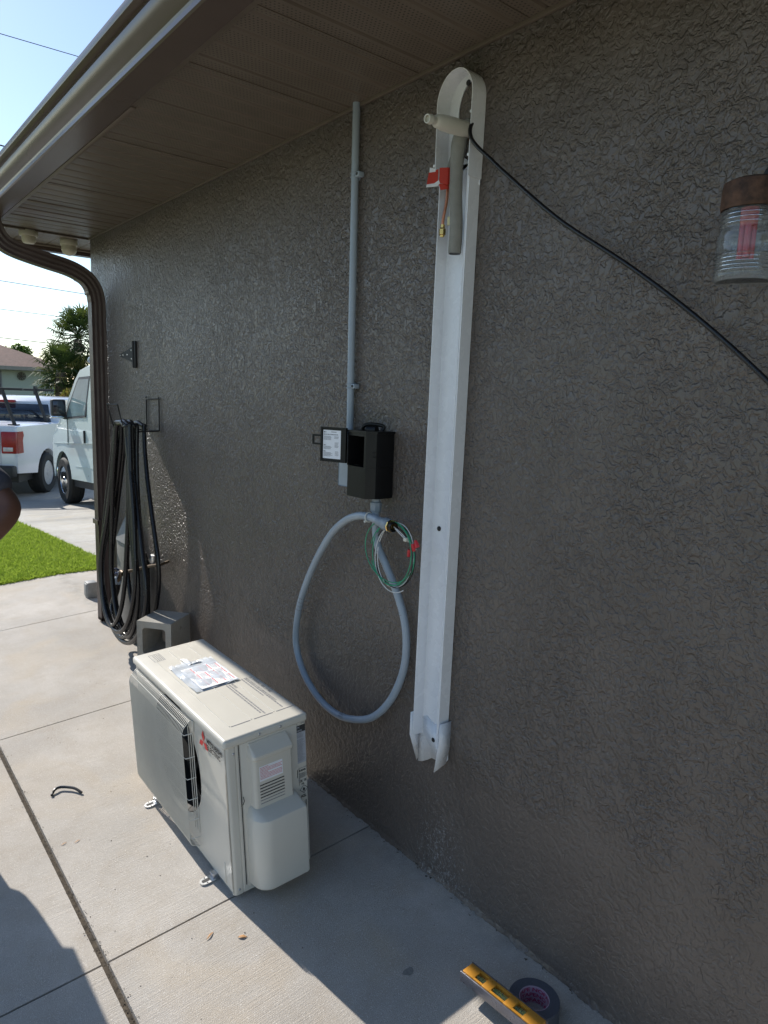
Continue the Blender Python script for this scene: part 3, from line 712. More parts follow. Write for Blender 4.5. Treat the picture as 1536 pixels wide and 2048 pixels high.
pp = MB(); px0, px1, py0, py1 = .088, .222, .353, .545
pp.box(px0, px1, py0, py1, .5535, .5548, 0)
zz = .5549
def rowtxt(x, y, L_, mi, h=.0032, sd=1):
    microtext(pp, frame((x, y, zz), (0, -1, 0), (1, 0, 0)), L_, 1, h, h, mi, seed=sd, ragged=False)
for cI, ystart in enumerate((.535, .475, .415)):
    for gI in range(4 if cI < 3 else 2):
        xb_ = .215-gI*.031; rowtxt(xb_, ystart, .05, 1 if not (gI == 0 and cI == 0) else 1, .0040, cI*9+gI)
        for r_ in range(5 if not (cI == 2 and gI < 2) else 2): rowtxt(xb_-.0065-.0042*r_, ystart, random.uniform(.03, .05), 2, .0016, 50+cI*30+gI*7+r_)
pp.build('printed_sheet', [m_white, m_inkr, m_inkg], bag)
tp = MB()
tp.add([(.128, .565, .556), (.150, .560, .556), (.150, .640, .5505), (.130, .652, .5502), (.170, .575, .560), (.186, .566, .5505)], [(0, 1, 2, 3), (0, 1, 4), (1, 4, 5)])
tp.build('tape_strip', m_white, bag, solid=.0004)
# ---------------------------------------------------------------- line set duct on the wall
duct = thing('line_set_duct', 'tall white open line set duct with a looped top screwed to the stucco', 'pipe duct')
dc = MB(); ya, yb, dd, t = 1.408, 1.524, .042, .0022
def usec(ya, yb, dd, t): return [(-.001, ya), (-dd, ya), (-dd, ya+t), (-dd+.004, ya+t+.0035), (-dd+.004, ya+t+.0050), (-dd+.001, ya+t+.0068), (-.006, ya+t+.0068), (-.0045, ya+t+.012), (-.0035, ya+.035), (-.0045, ya+.04), (-.0035, ya+.045), (-.0035, yb-.012), (-.006, yb-t-.004), (-dd+.002, yb-t), (-dd, yb-t), (-dd, yb), (-.001, yb)]
dc.extr(usec(ya, yb, dd, t), .470, 2.150, lambda a, b, z: (a, b+(1.31-z)*.0055, z))
dco = dc.build('straight_channel', m_pvc, duct, ang=25)
# punched knockouts
for i in range(3):
    z = .985-.03*i; kn = MB(); kn.box(-.0043, -.0036, 1.446, 1.454, z-.009, z+.009, bev=.0004); kn.build('knockout', m_pvcg, duct)
# loop shaped top piece: deep outer band, back plate ring
lp2 = MB(); yc_, zc_, ro = 1.465, 2.318, .068; dp = .052
arc = [(1.399, 2.115), (1.3985, 2.20), (1.3975, zc_)]+[(yc_-ro*cos(a), zc_+ro*1.12*sin(a)) for a in np.linspace(.12, pi-.12, 26)]+[(1.5325, zc_), (1.531, 2.20), (1.5295, 2.115)]
inn_ = [(1.4015, 2.115), (1.4015, 2.20), (1.4035, 2.27)]+[(1.455-.045*cos(a)-.004, 2.295+.078*sin(a)) for a in np.linspace(.12, pi-.12, 26)]+[(1.490, 2.25), (1.475, 2.19), (1.440, 2.165)]
vs = []; n = len(arc); th_ = .0022
def off(p, i, q):
    a = arc[max(i-1, 0)]; b = arc[min(i+1, n-1)]; dx, dz = b[0]-a[0], b[1]-a[1]; L_ = sqrt(dx*dx+dz*dz); return (p[0]+dz/L_*q, p[1]-dx/L_*q)
for i, p in enumerate(arc):
    qn = off(p, i, th_); vs += [(-.001, *p), (-dp, *p), (-dp, *qn), (-.001, *qn)]
lp2.add(vs, [(4*i+k, 4*i+(k+1) % 4, 4*(i+1)+(k+1) % 4, 4*(i+1)+k) for i in range(n-1) for k in range(4)]+[(0, 1, 2, 3), (4*n-1, 4*n-2, 4*n-3, 4*n-4)])
vs = []
for i, (p, q) in enumerate(zip(arc, inn_)): vs += [(-.004, *p), (-.004, *q), (-.001, *q)]
lp2.add(vs, [(3*i, 3*i+1, 3*(i+1)+1, 3*(i+1)) for i in range(n-1)]+[(3*i+1, 3*i+2, 3*(i+1)+2, 3*(i+1)+1) for i in range(n-1)])
lp2.add([(-.004, 1.4, 2.165), (-.004, 1.53, 2.165), (-.004, 1.53, 2.10), (-.004, 1.4, 2.10)], [(0, 1, 2, 3)])
lpo = lp2.build('loop_end', m_pvc, duct, ang=35)
for (y, z) in ((1.398, 2.272), (1.400, 2.167), (1.532, 2.166)):
    nb = MB(); nb.lathe([(.004, 0), (.004, .003)], 10, 0, frame((-dp-.001, y+.002, z), (0, 1, 0), (0, 0, 1))); nb.build('snap_tab', m_pvc, duct)
# bottom end cap, cut to a point on both flanges
bt = MB(); ya2, yb2 = 1.4025, 1.5365
bt.add([(0, ya2, .556), (-.046, ya2, .556), (-.047, ya2, .500), (-.062, ya2, .407), (-.014, ya2, .420), (0, ya2, .468)], [(0, 1, 2, 3, 4, 5)])
bt.add([(0, yb2, .545), (-.046, yb2, .545), (-.046, yb2, .470), (-.012, yb2, .372), (0, yb2, .385)], [(0, 1, 2, 3, 4)])
bp = [(ya2, .545), (ya2, .43), (1.418, .405), (1.440, .396), (1.455, .406), (1.474, .404), (1.492, .390), (1.516, .374), (yb2, .366), (yb2, .52), (1.505, .535), (1.47, .52)]
bt.add([(-.0045, a, b) for a, b in bp], [tuple(range(len(bp)))])
bt.build('end_cap', m_pvc, duct, solid=.0022)
for (y, z) in ((1.463, 2.372), (1.478, 2.192), (1.492, 1.142), (1.470, .467)):
    ds_ = MB(); ds_.lathe([(.0075, 0), (.0075, .002), (.005, .0045), (.0001, .005)], 14, mat=frame((-.004, y, z), (0, 1, 0), (0, 0, -1))); ds_.build('screw', m_blackm, duct)
# ---------------------------------------------------------------- refrigerant lines in the duct
ls = thing('refrigerant_lines', 'grey foam covered refrigerant lines hanging in the top of the white duct', 'pipes')
a_ = MB(); a_.tube([(.02, 1.43, 2.262), (-.02, 1.436, 2.255), (-.046, 1.440, 2.22), (-.052, 1.443, 2.17), (-.050, 1.444, 2.08), (-.046, 1.440, 1.99), (-.042, 1.446, 1.925)], [.015, .017, .020, .020, .0175, .0175, .0175, .018], 20, smooth=5)
a_.build('foam_sleeve', m_foam, ls)
a_ = MB(); a_.lathe([(.0065, 0), (.0165, .0006)], 20, mat=frame((-.042, 1.446, 1.9235), (1, 0, 0), (0, -1, 0))); a_.build('foam_end', m_unitd, ls)
c_ = MB(); c_.tube([(.0, 1.452, 2.235), (-.03, 1.468, 2.20), (-.046, 1.478, 2.14), (-.050, 1.478, 2.07), (-.056, 1.482, 2.02), (-.057, 1.482, 1.995)], .0042, 10, smooth=5); c_.build('copper_pipe', m_copper, ls)
c_ = MB(); c_.tube([(.0, 1.455, 2.245), (-.028, 1.468, 2.21), (-.044, 1.481, 2.145), (-.046, 1.482, 2.11)], .008, 12, smooth=4); c_.build('thin_foam', m_foam, ls)
b_ = MB(); b_.lathe([(.0055, 0), (.0095, .004), (.0095, .018), (.0065, .022), (.0065, .03)], 6, mat=frame((-.0575, 1.482, 1.972), (1, 0, 0), (0, 1, 0))); b_.lathe([(.0001, -.003), (.006, -.002), (.0062, .002)], 16, mat=frame((-.0575, 1.482, 1.972), (1, 0, 0), (0, 1, 0)))
b_.build('flare_nut', m_brass, ls, ang=20)
k_ = MB(); k_.tube([(-.03, 1.462, 2.03), (-.03, 1.463, 1.95), (-.028, 1.465, 1.94)], .010, 10); k_.build('grey_wire', m_gray2, ls)
y_ = MB(); y_.box(-.052, -.046, 1.458, 1.470, 2.00, 2.022); y_.build('yellow_tag', simple('pale_yellow', (.6, .55, .3), .5), ls)
rt = thing('red_tag', 'red folded warning tag stuck round the copper line', 'tag', (0, 0, 0))
r_ = MB()
r_.add([(-.040, 1.462, 2.142), (-.062, 1.466, 2.146), (-.082, 1.478, 2.143), (-.082, 1.478, 2.105), (-.062, 1.466, 2.102), (-.040, 1.462, 2.110)], [(0, 1, 4, 5), (1, 2, 3, 4)], 0)
r_.add([(-.060, 1.470, 2.104), (-.082, 1.480, 2.104), (-.075, 1.478, 2.088), (-.052, 1.468, 2.094)], [(0, 1, 2, 3)], 0)
r_.add([(-.084, 1.480, 2.140), (-.108, 1.492, 2.128), (-.112, 1.494, 2.098), (-.085, 1.480, 2.104)], [(0, 1, 2, 3)], 0)
r_.add([(-.0925, 1.482, 2.139), (-.107, 1.490, 2.141), (-.107, 1.490, 2.128), (-.0925, 1.482, 2.132)], [(0, 1, 2, 3)], 1)
r_.add([(-.1125, 1.494, 2.0975), (-.114, 1.494, 2.090), (-.085, 1.480, 2.096), (-.081, 1.476, 2.104), (-.083, 1.478, 2.112), (-.094, 1.484, 2.1025)], [(0, 1, 2, 3, 4, 5)], 1)
r_.build('tag_paper', [m_redtag, m_white], rt, solid=.0006, smooth=False)
dr = thing('drain_stub', 'cream plastic drain nipple poking out at the top of the duct', 'drain pipe')
dm = MB(); A = Vector((-.034, 1.424, 2.236)); B = Vector((-.202, 1.402, 2.216)); X = (B-A).normalized()
fr_ = frame(A, X.orthogonal(), X.cross(X.orthogonal()))
L_ = (B-A).length
dm.lathe([(.015, -.02), (.019, .0), (.020, L_*.45), (.0185, L_*.66), (.0165, L_*.70), (.0155, L_*.78), (.010, L_*.82), (.010, L_*.90), (.012, L_*.92), (.0105, L_), (.0085, L_), (.0085, L_*.95), (.0001, L_*.94)], 28, mat=fr_, caps=False)
dm.build('drain_pipe', m_cream, dr)
cbm = MB(); cbm.tube([(.01, 1.43, 2.28), (-.018, 1.412, 2.265), (-.050, 1.400, 2.235), (-.056, 1.391, 2.205), (-.052, 1.370, 2.178), (-.046, 1.334, 2.146), (-.040, 1.272, 2.092), (-.036, 1.10, 1.956), (-.032, .90, 1.826), (-.030, .735, 1.706), (-.030, .590, 1.585), (-.030, .40, 1.41), (-.03, .15, 1.16)], .0052, 14, smooth=8)
tag(cbm.build('power_cable', m_blackg), 'thick black cable slanting down across the wall from the duct', 'cable')
# ---------------------------------------------------------------- conduit, boxes
cd = thing('wall_conduit', 'grey rigid conduit rising straight from the disconnect to the soffit', 'conduit')
a_ = MB(); a_.tube([(-.0165, 1.957, 2.46), (-.0165, 1.955, 2.2), (-.0165, 1.950, 1.75), (-.0165, 1.945, 1.40)], .0122, 24); a_.build('pipe', m_gray, cd)
for (y, z) in ((1.9555, 2.236), (1.9485, 1.560)):
    a_ = MB()
    for e in (-.006, .006): a_.tube([(-.0165+.0135*cos(a), y+.0135*sin(a), z+e) for a in np.linspace(0, 2*pi, 25)[:-1]], .0017, 6, closed=True)
    a_.box(-.024, -.001, y-.031, y-.010, z-.008, z+.008, bev=.003); a_.lathe([(.005, 0), (.004, .002)], 10, 1, frame((-.0245, y-.021, z), (0, 1, 0), (0, 0, -1)))
    a_.tube([(-.001, y, z), (-.003, y, z)], .014, 16)
    a_.build('clip', [m_gray, m_ink], cd)
gb_ = MB(); gb_.box(-.040, -.001, 1.845, 1.972, 1.216, 1.405, bev=.008, seg=3)
bx = thing('grey_junction_box', 'flat grey junction box half hidden behind the black disconnect', 'junction box')
gb_.build('box_body', m_gray, bx)
g2 = MB(); g2.box(-.043, -.040, 1.848, 1.969, 1.219, 1.402, bev=.004); g2.build('box_lid', m_gray, bx)
dx = thing('disconnect_box', 'black electrical disconnect box with its small door swung open', 'disconnect box')
b1 = MB(); bx0, bx1 = -.100, -.002
pl = [(-.002, 1.722), (-.060, 1.719), (-.074, 1.7215), (-.100, 1.742), (-.100, 1.838), (-.096, 1.842), (-.002, 1.842)]
b1.prism(pl, 1.204, 1.304, 'z')                                   # lower body
b1.prism([(-.002, 1.722), (-.060, 1.719), (-.074, 1.7215), (-.100, 1.742), (-.100, 1.752), (-.002, 1.752)], 1.3045, 1.412, 'z')
b1.box(-.100, -.002, 1.836, 1.842, 1.3045, 1.412); b1.box(-.100, -.002, 1.7525, 1.8355, 1.402, 1.412); b1.box(-.030, -.002, 1.7525, 1.8355, 1.3045, 1.4015)
b1.prism([(-.002, 1.718), (-.058, 1.715), (-.075, 1.717), (-.104, 1.740), (-.104, 1.845), (-.002, 1.845)], 1.4125, 1.4195, 'z')
b1.box(-.082, -.076, 1.7215, 1.728, 1.352, 1.3535); b1.box(-.090, -.060, 1.7195, 1.7205, 1.3385, 1.340)
b1.build('case', m_black, dx, ang=25)
s1 = MB(); s1.lathe([(.0045, 0), (.0045, .003), (.0001, .0035)], 14, mat=frame((-.034, 1.768, 1.390), (0, 1, 0), (0, 0, -1))); s1.build('screw', m_steel, dx)
h1 = MB(); h1.tube([(-.035, 1.745, 1.420), (-.030, 1.742, 1.434), (-.045, 1.76, 1.440), (-.062, 1.785, 1.440), (-.07, 1.80, 1.430), (-.066, 1.803, 1.420)], .006, 8, smooth=4); h1.tube([(-.045, 1.76, 1.421), (-.060, 1.79, 1.421)], .016, 14); h1.build('lift_handle', m_black, dx)
wl = MB(); wl.box(-.0755, -.0745, 1.80, 1.81, .1, .11) if False else None
dg_ = MB(); p0 = Vector((-.101, 1.841, 0)); p1 = Vector((-.135, 1.941, 0)); ux = (p1-p0).normalized(); un = Vector((ux.y, -ux.x, 0))
def dbox(mb, a, b, c, d_, z0, z1, mi=0, bev=0):
    m_ = frame((p0.x, p0.y, 0), ux, (-ux.y, ux.x, 0)); q = MB(); q.box(a, b, c, d_, z0, z1, 0, bev=bev)
    mb.add([m_ @ Vector(v) for v in q.v], q.f, mi)
dbox(dg_, .0, .104, 0, .004, 1.310, 1.424); dbox(dg_, 0, .104, .0035, .009, 1.310, 1.316); dbox(dg_, 0, .104, .0035, .009, 1.418, 1.424); dbox(dg_, .098, .104, .0035, .009, 1.316, 1.418); dbox(dg_, 0, .010, .0035, .010, 1.316, 1.418)
dgo = dg_.build('door', m_black, dx)
l1 = MB()
for args in ((.104, .142, 1.363, 1.369), (.104, .142, 1.391, 1.397), (.136, .142, 1.369, 1.391)): dbox(l1, args[0], args[1], .0, .004, args[2], args[3])
l1.build('latch', m_black, dgo)
l2 = MB(); dbox(l2, .024, .096, .0035, .0046, 1.320, 1.414)
m_ = frame((p0.x, p0.y, 0), ux, (0, 0, 1)); mm = m_ @ Matrix.Translation((0, 0, 0)); nrm_ = Vector((-ux.y, ux.x, 0))
fr3 = frame((p0.x-nrm_.x*-.0050, p0.y+nrm_.y*.0050, 0), -ux, (0, 0, 1)); fr3.translation = Vector((p0.x, p0.y, 0))+nrm_*.0050
for (x0_, z_, L2, nl, hh_, ld) in ((-.093, 1.409, .012, 1, .004, .005), (-.062, 1.4095, .020, 1, .0025, .004), (-.093, 1.401, .066, 1, .0028, .004), (-.093, 1.394, .040, 5, .0013, .0028), (-.050, 1.394, .022, 3, .0013, .003), (-.093, 1.366, .012, 1, .0025, .003), (-.093, 1.361, .036, 4, .0013, .0028), (-.048, 1.374, .018, 6, .0013, .003), (-.093, 1.345, .012, 1, .0025, .003), (-.093, 1.340, .040, 5, .0013, .0028), (-.046, 1.345, .018, 5, .0013, .0032)):
    microtext(l2, fr3 @ Matrix.Translation((x0_, z_, 0)), L2, nl, hh_, ld, 1, seed=int(z_*1000+L2*9999))
l2.build('door_label', [m_white, m_inkg], dgo)
# flexible conduit loop
fc = thing('flexible_conduit', 'grey flexible conduit hanging in a big loop below the black disconnect', 'conduit')
LP = [(-.045, 1.752, 1.19), (-.045, 1.750, 1.13), (-.040, 1.742, 1.05), (-.034, 1.700, .985), (-.026, 1.650, .905), (-.022, 1.612, .82), (-.022, 1.598, .735), (-.022, 1.612, .64), (-.024, 1.665, .53), (-.026, 1.755, .435), (-.028, 1.87, .382), (-.03, 1.975, .366), (-.03, 2.085, .386), (-.03, 2.185, .445), (-.03, 2.243, .53), (-.032, 2.246, .62), (-.036, 2.205, .75), (-.042, 2.115, .90), (-.050, 2.00, 1.035), (-.058, 1.90, 1.105), (-.066, 1.81, 1.137), (-.072, 1.74, 1.142), (-.075, 1.672, 1.136)]
f1 = MB(); f1.tube(LP, .0128, 22, smooth=8); f1.build('hose', m_gray, fc)
f1 = MB(); f1.lathe([(.017, 0), (.019, .006), (.019, .030), (.014, .034), (.014, .05)], 8, mat=frame((-.045, 1.751, 1.158), (1, 0, 0), (0, 1, 0))); f1.build('box_connector', m_gray2, fc, ang=30)
X = Vector((-.004, -.08, -.006)).normalized(); fr_ = frame((-.075, 1.700, 1.138), X.orthogonal(), X.cross(X.orthogonal()))
f1 = MB(); f1.lathe([(.0145, 0), (.0155, .012), (.0185, .034), (.0205, .037), (.0205, .060), (.0185, .062), (.0185, .066)], 24, 0, fr_); f1.lathe([(.020, .066), (.020, .071), (.0185, .071)], 8, 1, fr_); f1.lathe([(.0155, .071), (.0155, .085), (.012, .085), (.012, .07)], 20, 2, fr_, caps=False)
f1.build('end_connector', [m_gray2, m_brass, m_black], fc, ang=35)
z1_ = MB(); z1_.tube([(-.073, 1.742+.000, 1.1375)]+[(-.072+.0150*cos(a), 1.752+.002*sin(a), 1.141+.0150*sin(a)) for a in np.linspace(0, 2*pi, 20)[1:]], .0022, 6); z1_.box(-.089, -.082, 1.750, 1.757, 1.125, 1.132, bev=.001); z1_.build('zip_tie', simple('natural_nylon', (.6, .6, .55), .4), fc)
mk = MB()
def ringmark(P0, P1, rad):
    mk = MB()
    P0 = Vector(P0); P1 = Vector(P1); Xv = (P1-P0).normalized(); f0 = frame(P0, Xv.orthogonal(), Xv.cross(Xv.orthogonal())); n_ = 4
    for i in range(n_):
        for s_ in range(10):
            a0, a1 = s_*.628, s_*.628+.38; z_ = (P1-P0).length*i/n_
            vs = [f0 @ Vector((rad*cos(a), rad*sin(a), z_+e)) for e in (0, .0035) for a in (a0, (a0+a1)/2, a1)]; mk.add(vs, [(0, 1, 4, 3), (1, 2, 5, 4)])
    mk.build('printed_mark', m_inkg, fc)
ringmark((-.0228, 1.6195, .838), (-.0235, 1.6335, .870), .01295); ringmark((-.0345, 2.2235, .700), (-.0370, 2.196, .768), .0130); ringmark((-.0290, 1.935, .3706), (-.0295, 1.905, .3745), .0130)

wc = thing('wire_coil', 'loose coil of green white and black wires at the conduit end', 'wires')
def coil(mat_, loops, name):
    mb = MB()
    for (cy_, cz2, ry, rz, ph, dx_, a0, a1) in loops:
        pts = []
        for i in range(30):
            a = a0+(a1-a0)*i/29; yy_ = ry*1.12*cos(a); zz_ = rz*1.15*sin(a)
            pts.append((-.066+dx_+.008*sin(a+ph), cy_+.012+yy_*cos(ph*.4)-zz_*sin(ph*.4), cz2+yy_*sin(ph*.4)+zz_*cos(ph*.4)))
        mb.tube(pts, .0016, 7)
    return mb.build(name, mat_, wc)
coil(m_green, [(1.640, 1.048, .112, .082, .4, 0, -.1, 6.3), (1.620, 1.045, .088, .088, .9, -.006, .2, 6.3), (1.628, 1.04, .098, .084, .1, .004, .1, 5.8)], 'green_wire')
coil(simple('white_wire', (.62, .62, .60), .4), [(1.610, 1.040, .080, .090, .5, .002, .1, 6.2), (1.605, 1.030, .092, .092, 1.1, -.004, -2.6, 1.1)], 'white_wire')
coil(m_blackg, [(1.612, 1.036, .086, .086, .7, .006, .2, 6.0), (1.618, 1.034, .090, .082, 1.3, .0, 0, 5.6)], 'black_wire')
mb = MB(); mb.tube([(-.075, 1.62, 1.132), (-.072, 1.59, 1.118), (-.066, 1.555, 1.095), (-.06, 1.53, 1.075)], .0016, 6, smooth=4); mb.tube([(-.075, 1.615, 1.128), (-.070, 1.585, 1.108), (-.062, 1.545, 1.085)], .0016, 6, smooth=4); mb.build('white_wire', simple('white_wire2', (.62, .62, .62), .4), wc)
for (y, z, dy, dz) in ((1.522, 1.094, .4, 1), (1.535, 1.083, -.3, -1), (1.553, 1.062, .2, -1)):
    d_ = Vector((-.1, dy, dz)).normalized(); nb = MB(); nb.lathe([(.0075, -.010), (.0080, -.004), (.0062, .006), (.004, .013), (.0001, .0135)], 10, mat=frame((-.066, y, z), d_.orthogonal(), d_.cross(d_.orthogonal())))
    nb.build('wire_nut', m_red, wc, ang=25)
mb = MB(); mb.box(-.078, -.066, 1.558, 1.572, 1.096, 1.108, bev=.002); mb.build('zip_tie', m_cream, wc)
# ---------------------------------------------------------------- hinge, hanger, hose, faucet
hg = thing('strap_hinge', 'black triangular strap hinge screwed high on the wall near the corner', 'hinge')
h_ = MB(); h_.box(-.012, -.001, 4.035, 4.062, 1.640, 1.790, bev=.002); h_.tube([(-.012, 4.062, 1.640), (-.012, 4.062, 1.790)], .007, 12); h_.build('leaf_plate', m_blackm, hg)
h_ = MB(); h_.prism([(4.066, 1.670), (4.066, 1.762), (4.10, 1.755), (4.30, 1.722), (4.306, 1.716), (4.30, 1.708), (4.10, 1.675)], -.010, -.004, 'x')
h_.build('strap', m_blackm, hg)
for (y, z) in ((4.10, 1.74), (4.10, 1.692), (4.17, 1.717), (4.24, 1.716), (4.29, 1.715)):
    h_ = MB(); h_.lathe([(.005, 0), (.004, .002)], 10, mat=frame((-.010, y, z), (0, 1, 0), (0, 0, -1))); h_.build('rivet', m_steel, hg)
hh2 = thing('hose_hanger', 'black wire hose hanger with two upright loops on the wall', 'hose hanger')
h_ = MB(); rw = .0036
h_.tube([(-.006, 3.705, 1.475), (-.006, 3.705, 1.305), (-.006, 3.890, 1.292), (-.006, 3.890, 1.465), (-.006, 3.705, 1.475)], rw, 8)
for yv in (3.705, 3.890): h_.lathe([(.007, 0), (.005, .004)], 10, mat=frame((-.006, yv, 1.478), (0, 1, 0), (0, 0, -1)))
h_.build('wall_frame', m_blackm, hh2)
h_ = MB()
for yv in (3.715, 3.880): h_.tube([(-.006, yv, 1.300), (-.10, yv, 1.298), (-.165, yv, 1.298), (-.188, yv, 1.31), (-.205, yv+.0, 1.36), (-.222, yv, 1.437)], rw, 8, smooth=4)
h_.tube([(-.222, 3.715, 1.437), (-.222, 3.88, 1.437)], rw, 8)
h_.build('arm', m_blackm, hh2)
hs = thing('garden_hose', 'long black rubber hose coiled over the wall hanger', 'hose')
h_ = MB()
loops = [(-.188, 3.78, .175, .29, .05), (-.172, 3.79, .130, .33, .10), (-.188, 3.77, .185, .22, .14), (-.150, 3.79, .125, .30, .15), (-.172, 3.78, .16, .25, .0), (-.160, 3.79, .115, .35, .04), (-.135, 3.79, .14, .30, .02), (-.078, 3.79, .20, .24, -.03)]
allp = []
for (x, yc2, zb, hw, lean) in loops:
    zt_ = 1.322+random.uniform(0, .012); q = []
    # teardrop: over the two arms, sides nearly straight, round bottom
    for tt in np.linspace(0, 1, 26):
        if tt < .12: u_ = tt/.12; p = (x, yc2-.075+.15*u_, zt_+.018*sin(pi*u_))
        elif tt < .42: u_ = (tt-.12)/.30; p = (x-.02*u_, yc2+.078+(hw-.078)*(u_**1.25)+lean*u_, zt_-(zt_-zb-.38)*u_)
        elif tt < .70: u_ = (tt-.42)/.28; a = pi*u_; p = (x-.02-.01*sin(a), yc2+hw*cos(a)+lean*1.0, zb+.38-.38*sin(a))
        else: u_ = (tt-.70)/.30; p = (x-.02+.02*u_, yc2-.078-(hw-.078)*(max(0, 1-u_)**1.25)+lean*(1-u_), zb+.38+(zt_-zb-.38)*u_)
        q.append((p[0]+.008*sin(tt*9+x*200), p[1]+.022*sin(tt*12.566+x*300), p[2]+random.uniform(-.003, .003)))
    h_.tube(q, .0122, 12, smooth=5, closed=True)
h_.tube([(-.17, 3.86, .19), (-.165, 4.0, .14), (-.15, 4.12, .15), (-.13, 4.20, .22), (-.118, 4.17, .29)], .0118, 12, smooth=6)
h_.build('tube', m_blackg, hs)
h_ = MB(); X = Vector((0, -.25, .95)).normalized(); h_.lathe([(.015, -.016), (.0175, -.010), (.0175, .010), (.015, .014), (.0155, .026), (.013, .028)], 14, mat=frame((-.125, 3.525, .638), X.orthogonal(), X.cross(X.orthogonal()))); h_.build('coupling', m_brass if False else m_steel, hs)
X = Vector((.01, -.085, .20)).normalized(); A = Vector((-.118, 4.175, .275))
h_ = MB(); h_.lathe([(.014, 0), (.019, .01), (.021, .04), (.0215, .09), (.020, .10)], 12, mat=frame(A, X.orthogonal(), X.cross(X.orthogonal()))); h_.build('grip', m_blackg, hs, ang=20)
B = A+X*.102; h_ = MB(); h_.lathe([(.022, 0), (.022, .035), (.018, .04)], 16, mat=frame(B, X.orthogonal(), X.cross(X.orthogonal()))); h_.build('swivel_nut', simple('pale_blue_plastic', (.35, .42, .5), .4), hs)
fb = thing('outdoor_faucet', 'old brass outdoor faucet with a blue round handle on a pipe behind the hose', 'faucet')
h_ = MB(); h_.tube([(-.06, 3.60, .585), (-.075, 3.75, .545), (-.10, 3.93, .485), (-.105, 4.00, .470), (-.108, 4.08, .443)], .0085, 10, smooth=3); h_.lathe([(.015, -.02), (.017, 0), (.015, .025)], 12, mat=frame((-.108, 4.06, .445), (1, 0, 0), (0, 0, 1))); h_.tube([(-.110, 4.075, .44), (-.113, 4.105, .40), (-.116, 4.125, .375)], .012, 10)
h_.tube([(-.006, 3.60, .60), (-.06, 3.60, .585)], .008, 10)
h_.build('valve_body', simple('dark_brass', (.10, .07, .045), .45, .7, var=.3), fb)
h_ = MB(); cc = Vector((-.118, 4.15, .425)); X = Vector((-.1, .9, -.25)).normalized(); f0 = frame(cc, X.orthogonal(), X.cross(X.orthogonal()))
h_.tube([f0 @ Vector((.027*cos(a), .027*sin(a), 0)) for a in np.linspace(0, 2*pi, 19)[:-1]], .0042, 8, closed=True)
for a in (0, pi/2, pi, 3*pi/2): h_.tube([f0 @ Vector((0, 0, 0)), f0 @ Vector((.026*cos(a), .026*sin(a), 0))], .003, 6)
h_.tube([cc, cc-X*.05], .005, 8); h_.build('handle', simple('blue_paint', (.03, .06, .16), .4, var=.4), fb)
bp_ = MB(); bp_.tube([(-.045, 3.86, .555), (-.045, 3.865, .02)], .026, 16); bp_.tube([(-.045, 3.86, .56), (-.045, 3.86, .60)], [.020, .010], 12)
tag(bp_.build('black_pipe', m_blackm), 'short black pipe standing against the wall behind the hose', 'pipe')
pc = thing('utility_cover', 'tall grey sloped utility cover on the wall behind the hose', 'utility cover')
p_ = MB(); p_.box(-.060, -.001, 4.03, 4.30, -.03, .60, bev=.004)
p_.add([(-.001, 4.03, .74), (-.001, 4.30, .74), (-.066, 4.30, .602), (-.066, 4.03, .602), (-.001, 4.03, .6), (-.001, 4.30, .6)], [(0, 1, 2, 3), (0, 3, 4), (1, 5, 2), (2, 5, 4, 3)])
p_.build('cover_body', simple('grey_brown_paint', (.16, .155, .145), .5, var=.1), pc)
sb = MB(); sb.box(-.01, .060, 5.13, 5.21, G(0, 5.1), .115, bev=.006); sb.box(-.016, .0, 5.14, 5.20, .012, .105, bev=.004); tag(sb.build('grey_outlet_box', simple('grey_box_paint', (.24, .24, .23), .5)), 'small grey box standing by the downspout foot', 'box')
# ---------------------------------------------------------------- cinder block on end
cbk = MB(); bw, bh_, tw = .19, .385, .031
def blockpoly(): pass
# local: core axis along Y (open faces at y=0 and y=bw), width X, height Z
def frame_with_holes(mb):
    holes = [(tw, bw-tw, .040, .040+.135), (tw, bw-tw, .212, .212+.140)]
    def rr(x0, x1, z0, z1, r=.018, n=5):
        out = []
        for (cx2, cz3, a0) in ((x1-r, z1-r, 0), (x0+r, z1-r, pi/2), (x0+r, z0+r, pi), (x1-r, z0+r, 1.5*pi)):
            for i in range(n): a = a0+i/(n-1)*pi/2; out.append((cx2+r*cos(a), cz3+r*sin(a)))
        return out
    b = bmesh.new()
    import mathutils.geometry as mg
    outer = [(0, 0), (bw, 0), (bw, bh_), (0, bh_)]; H_ = [rr(*h) for h in holes]
    loops_ = [outer]+H_
    for yv, in ((0,), (bw,)):
        tris = mg.tessellate_polygon([[Vector((a, c, 0)) for a, c in lp_] for lp_ in loops_]); flat = [p for lp_ in loops_ for p in lp_]
        mb.add([(a, yv, c) for a, c in flat], [tuple(t_) for t_ in tris])
    for lp_ in loops_:
        k_ = len(lp_); mb.add([(a, 0, c) for a, c in lp_]+[(a, bw, c) for a, c in lp_], [(i, (i+1) % k_, k_+(i+1) % k_, k_+i) for i in range(k_)])
frame_with_holes(cbk)
a = atan2(3.245-3.377, -.165+.270)
bo = cbk.build('cinder_block', m_block, ang=30); md = bo.modifiers.new('Bevel', 'BEVEL'); md.width = .003; md.segments = 2; md.limit_method = 'ANGLE'
bo.location = (-.268, 3.376, G(-.2, 3.3)); bo.rotation_euler = (0, 0, a)
tag(bo, 'grey concrete block standing on end between the unit and the hose', 'cinder block')
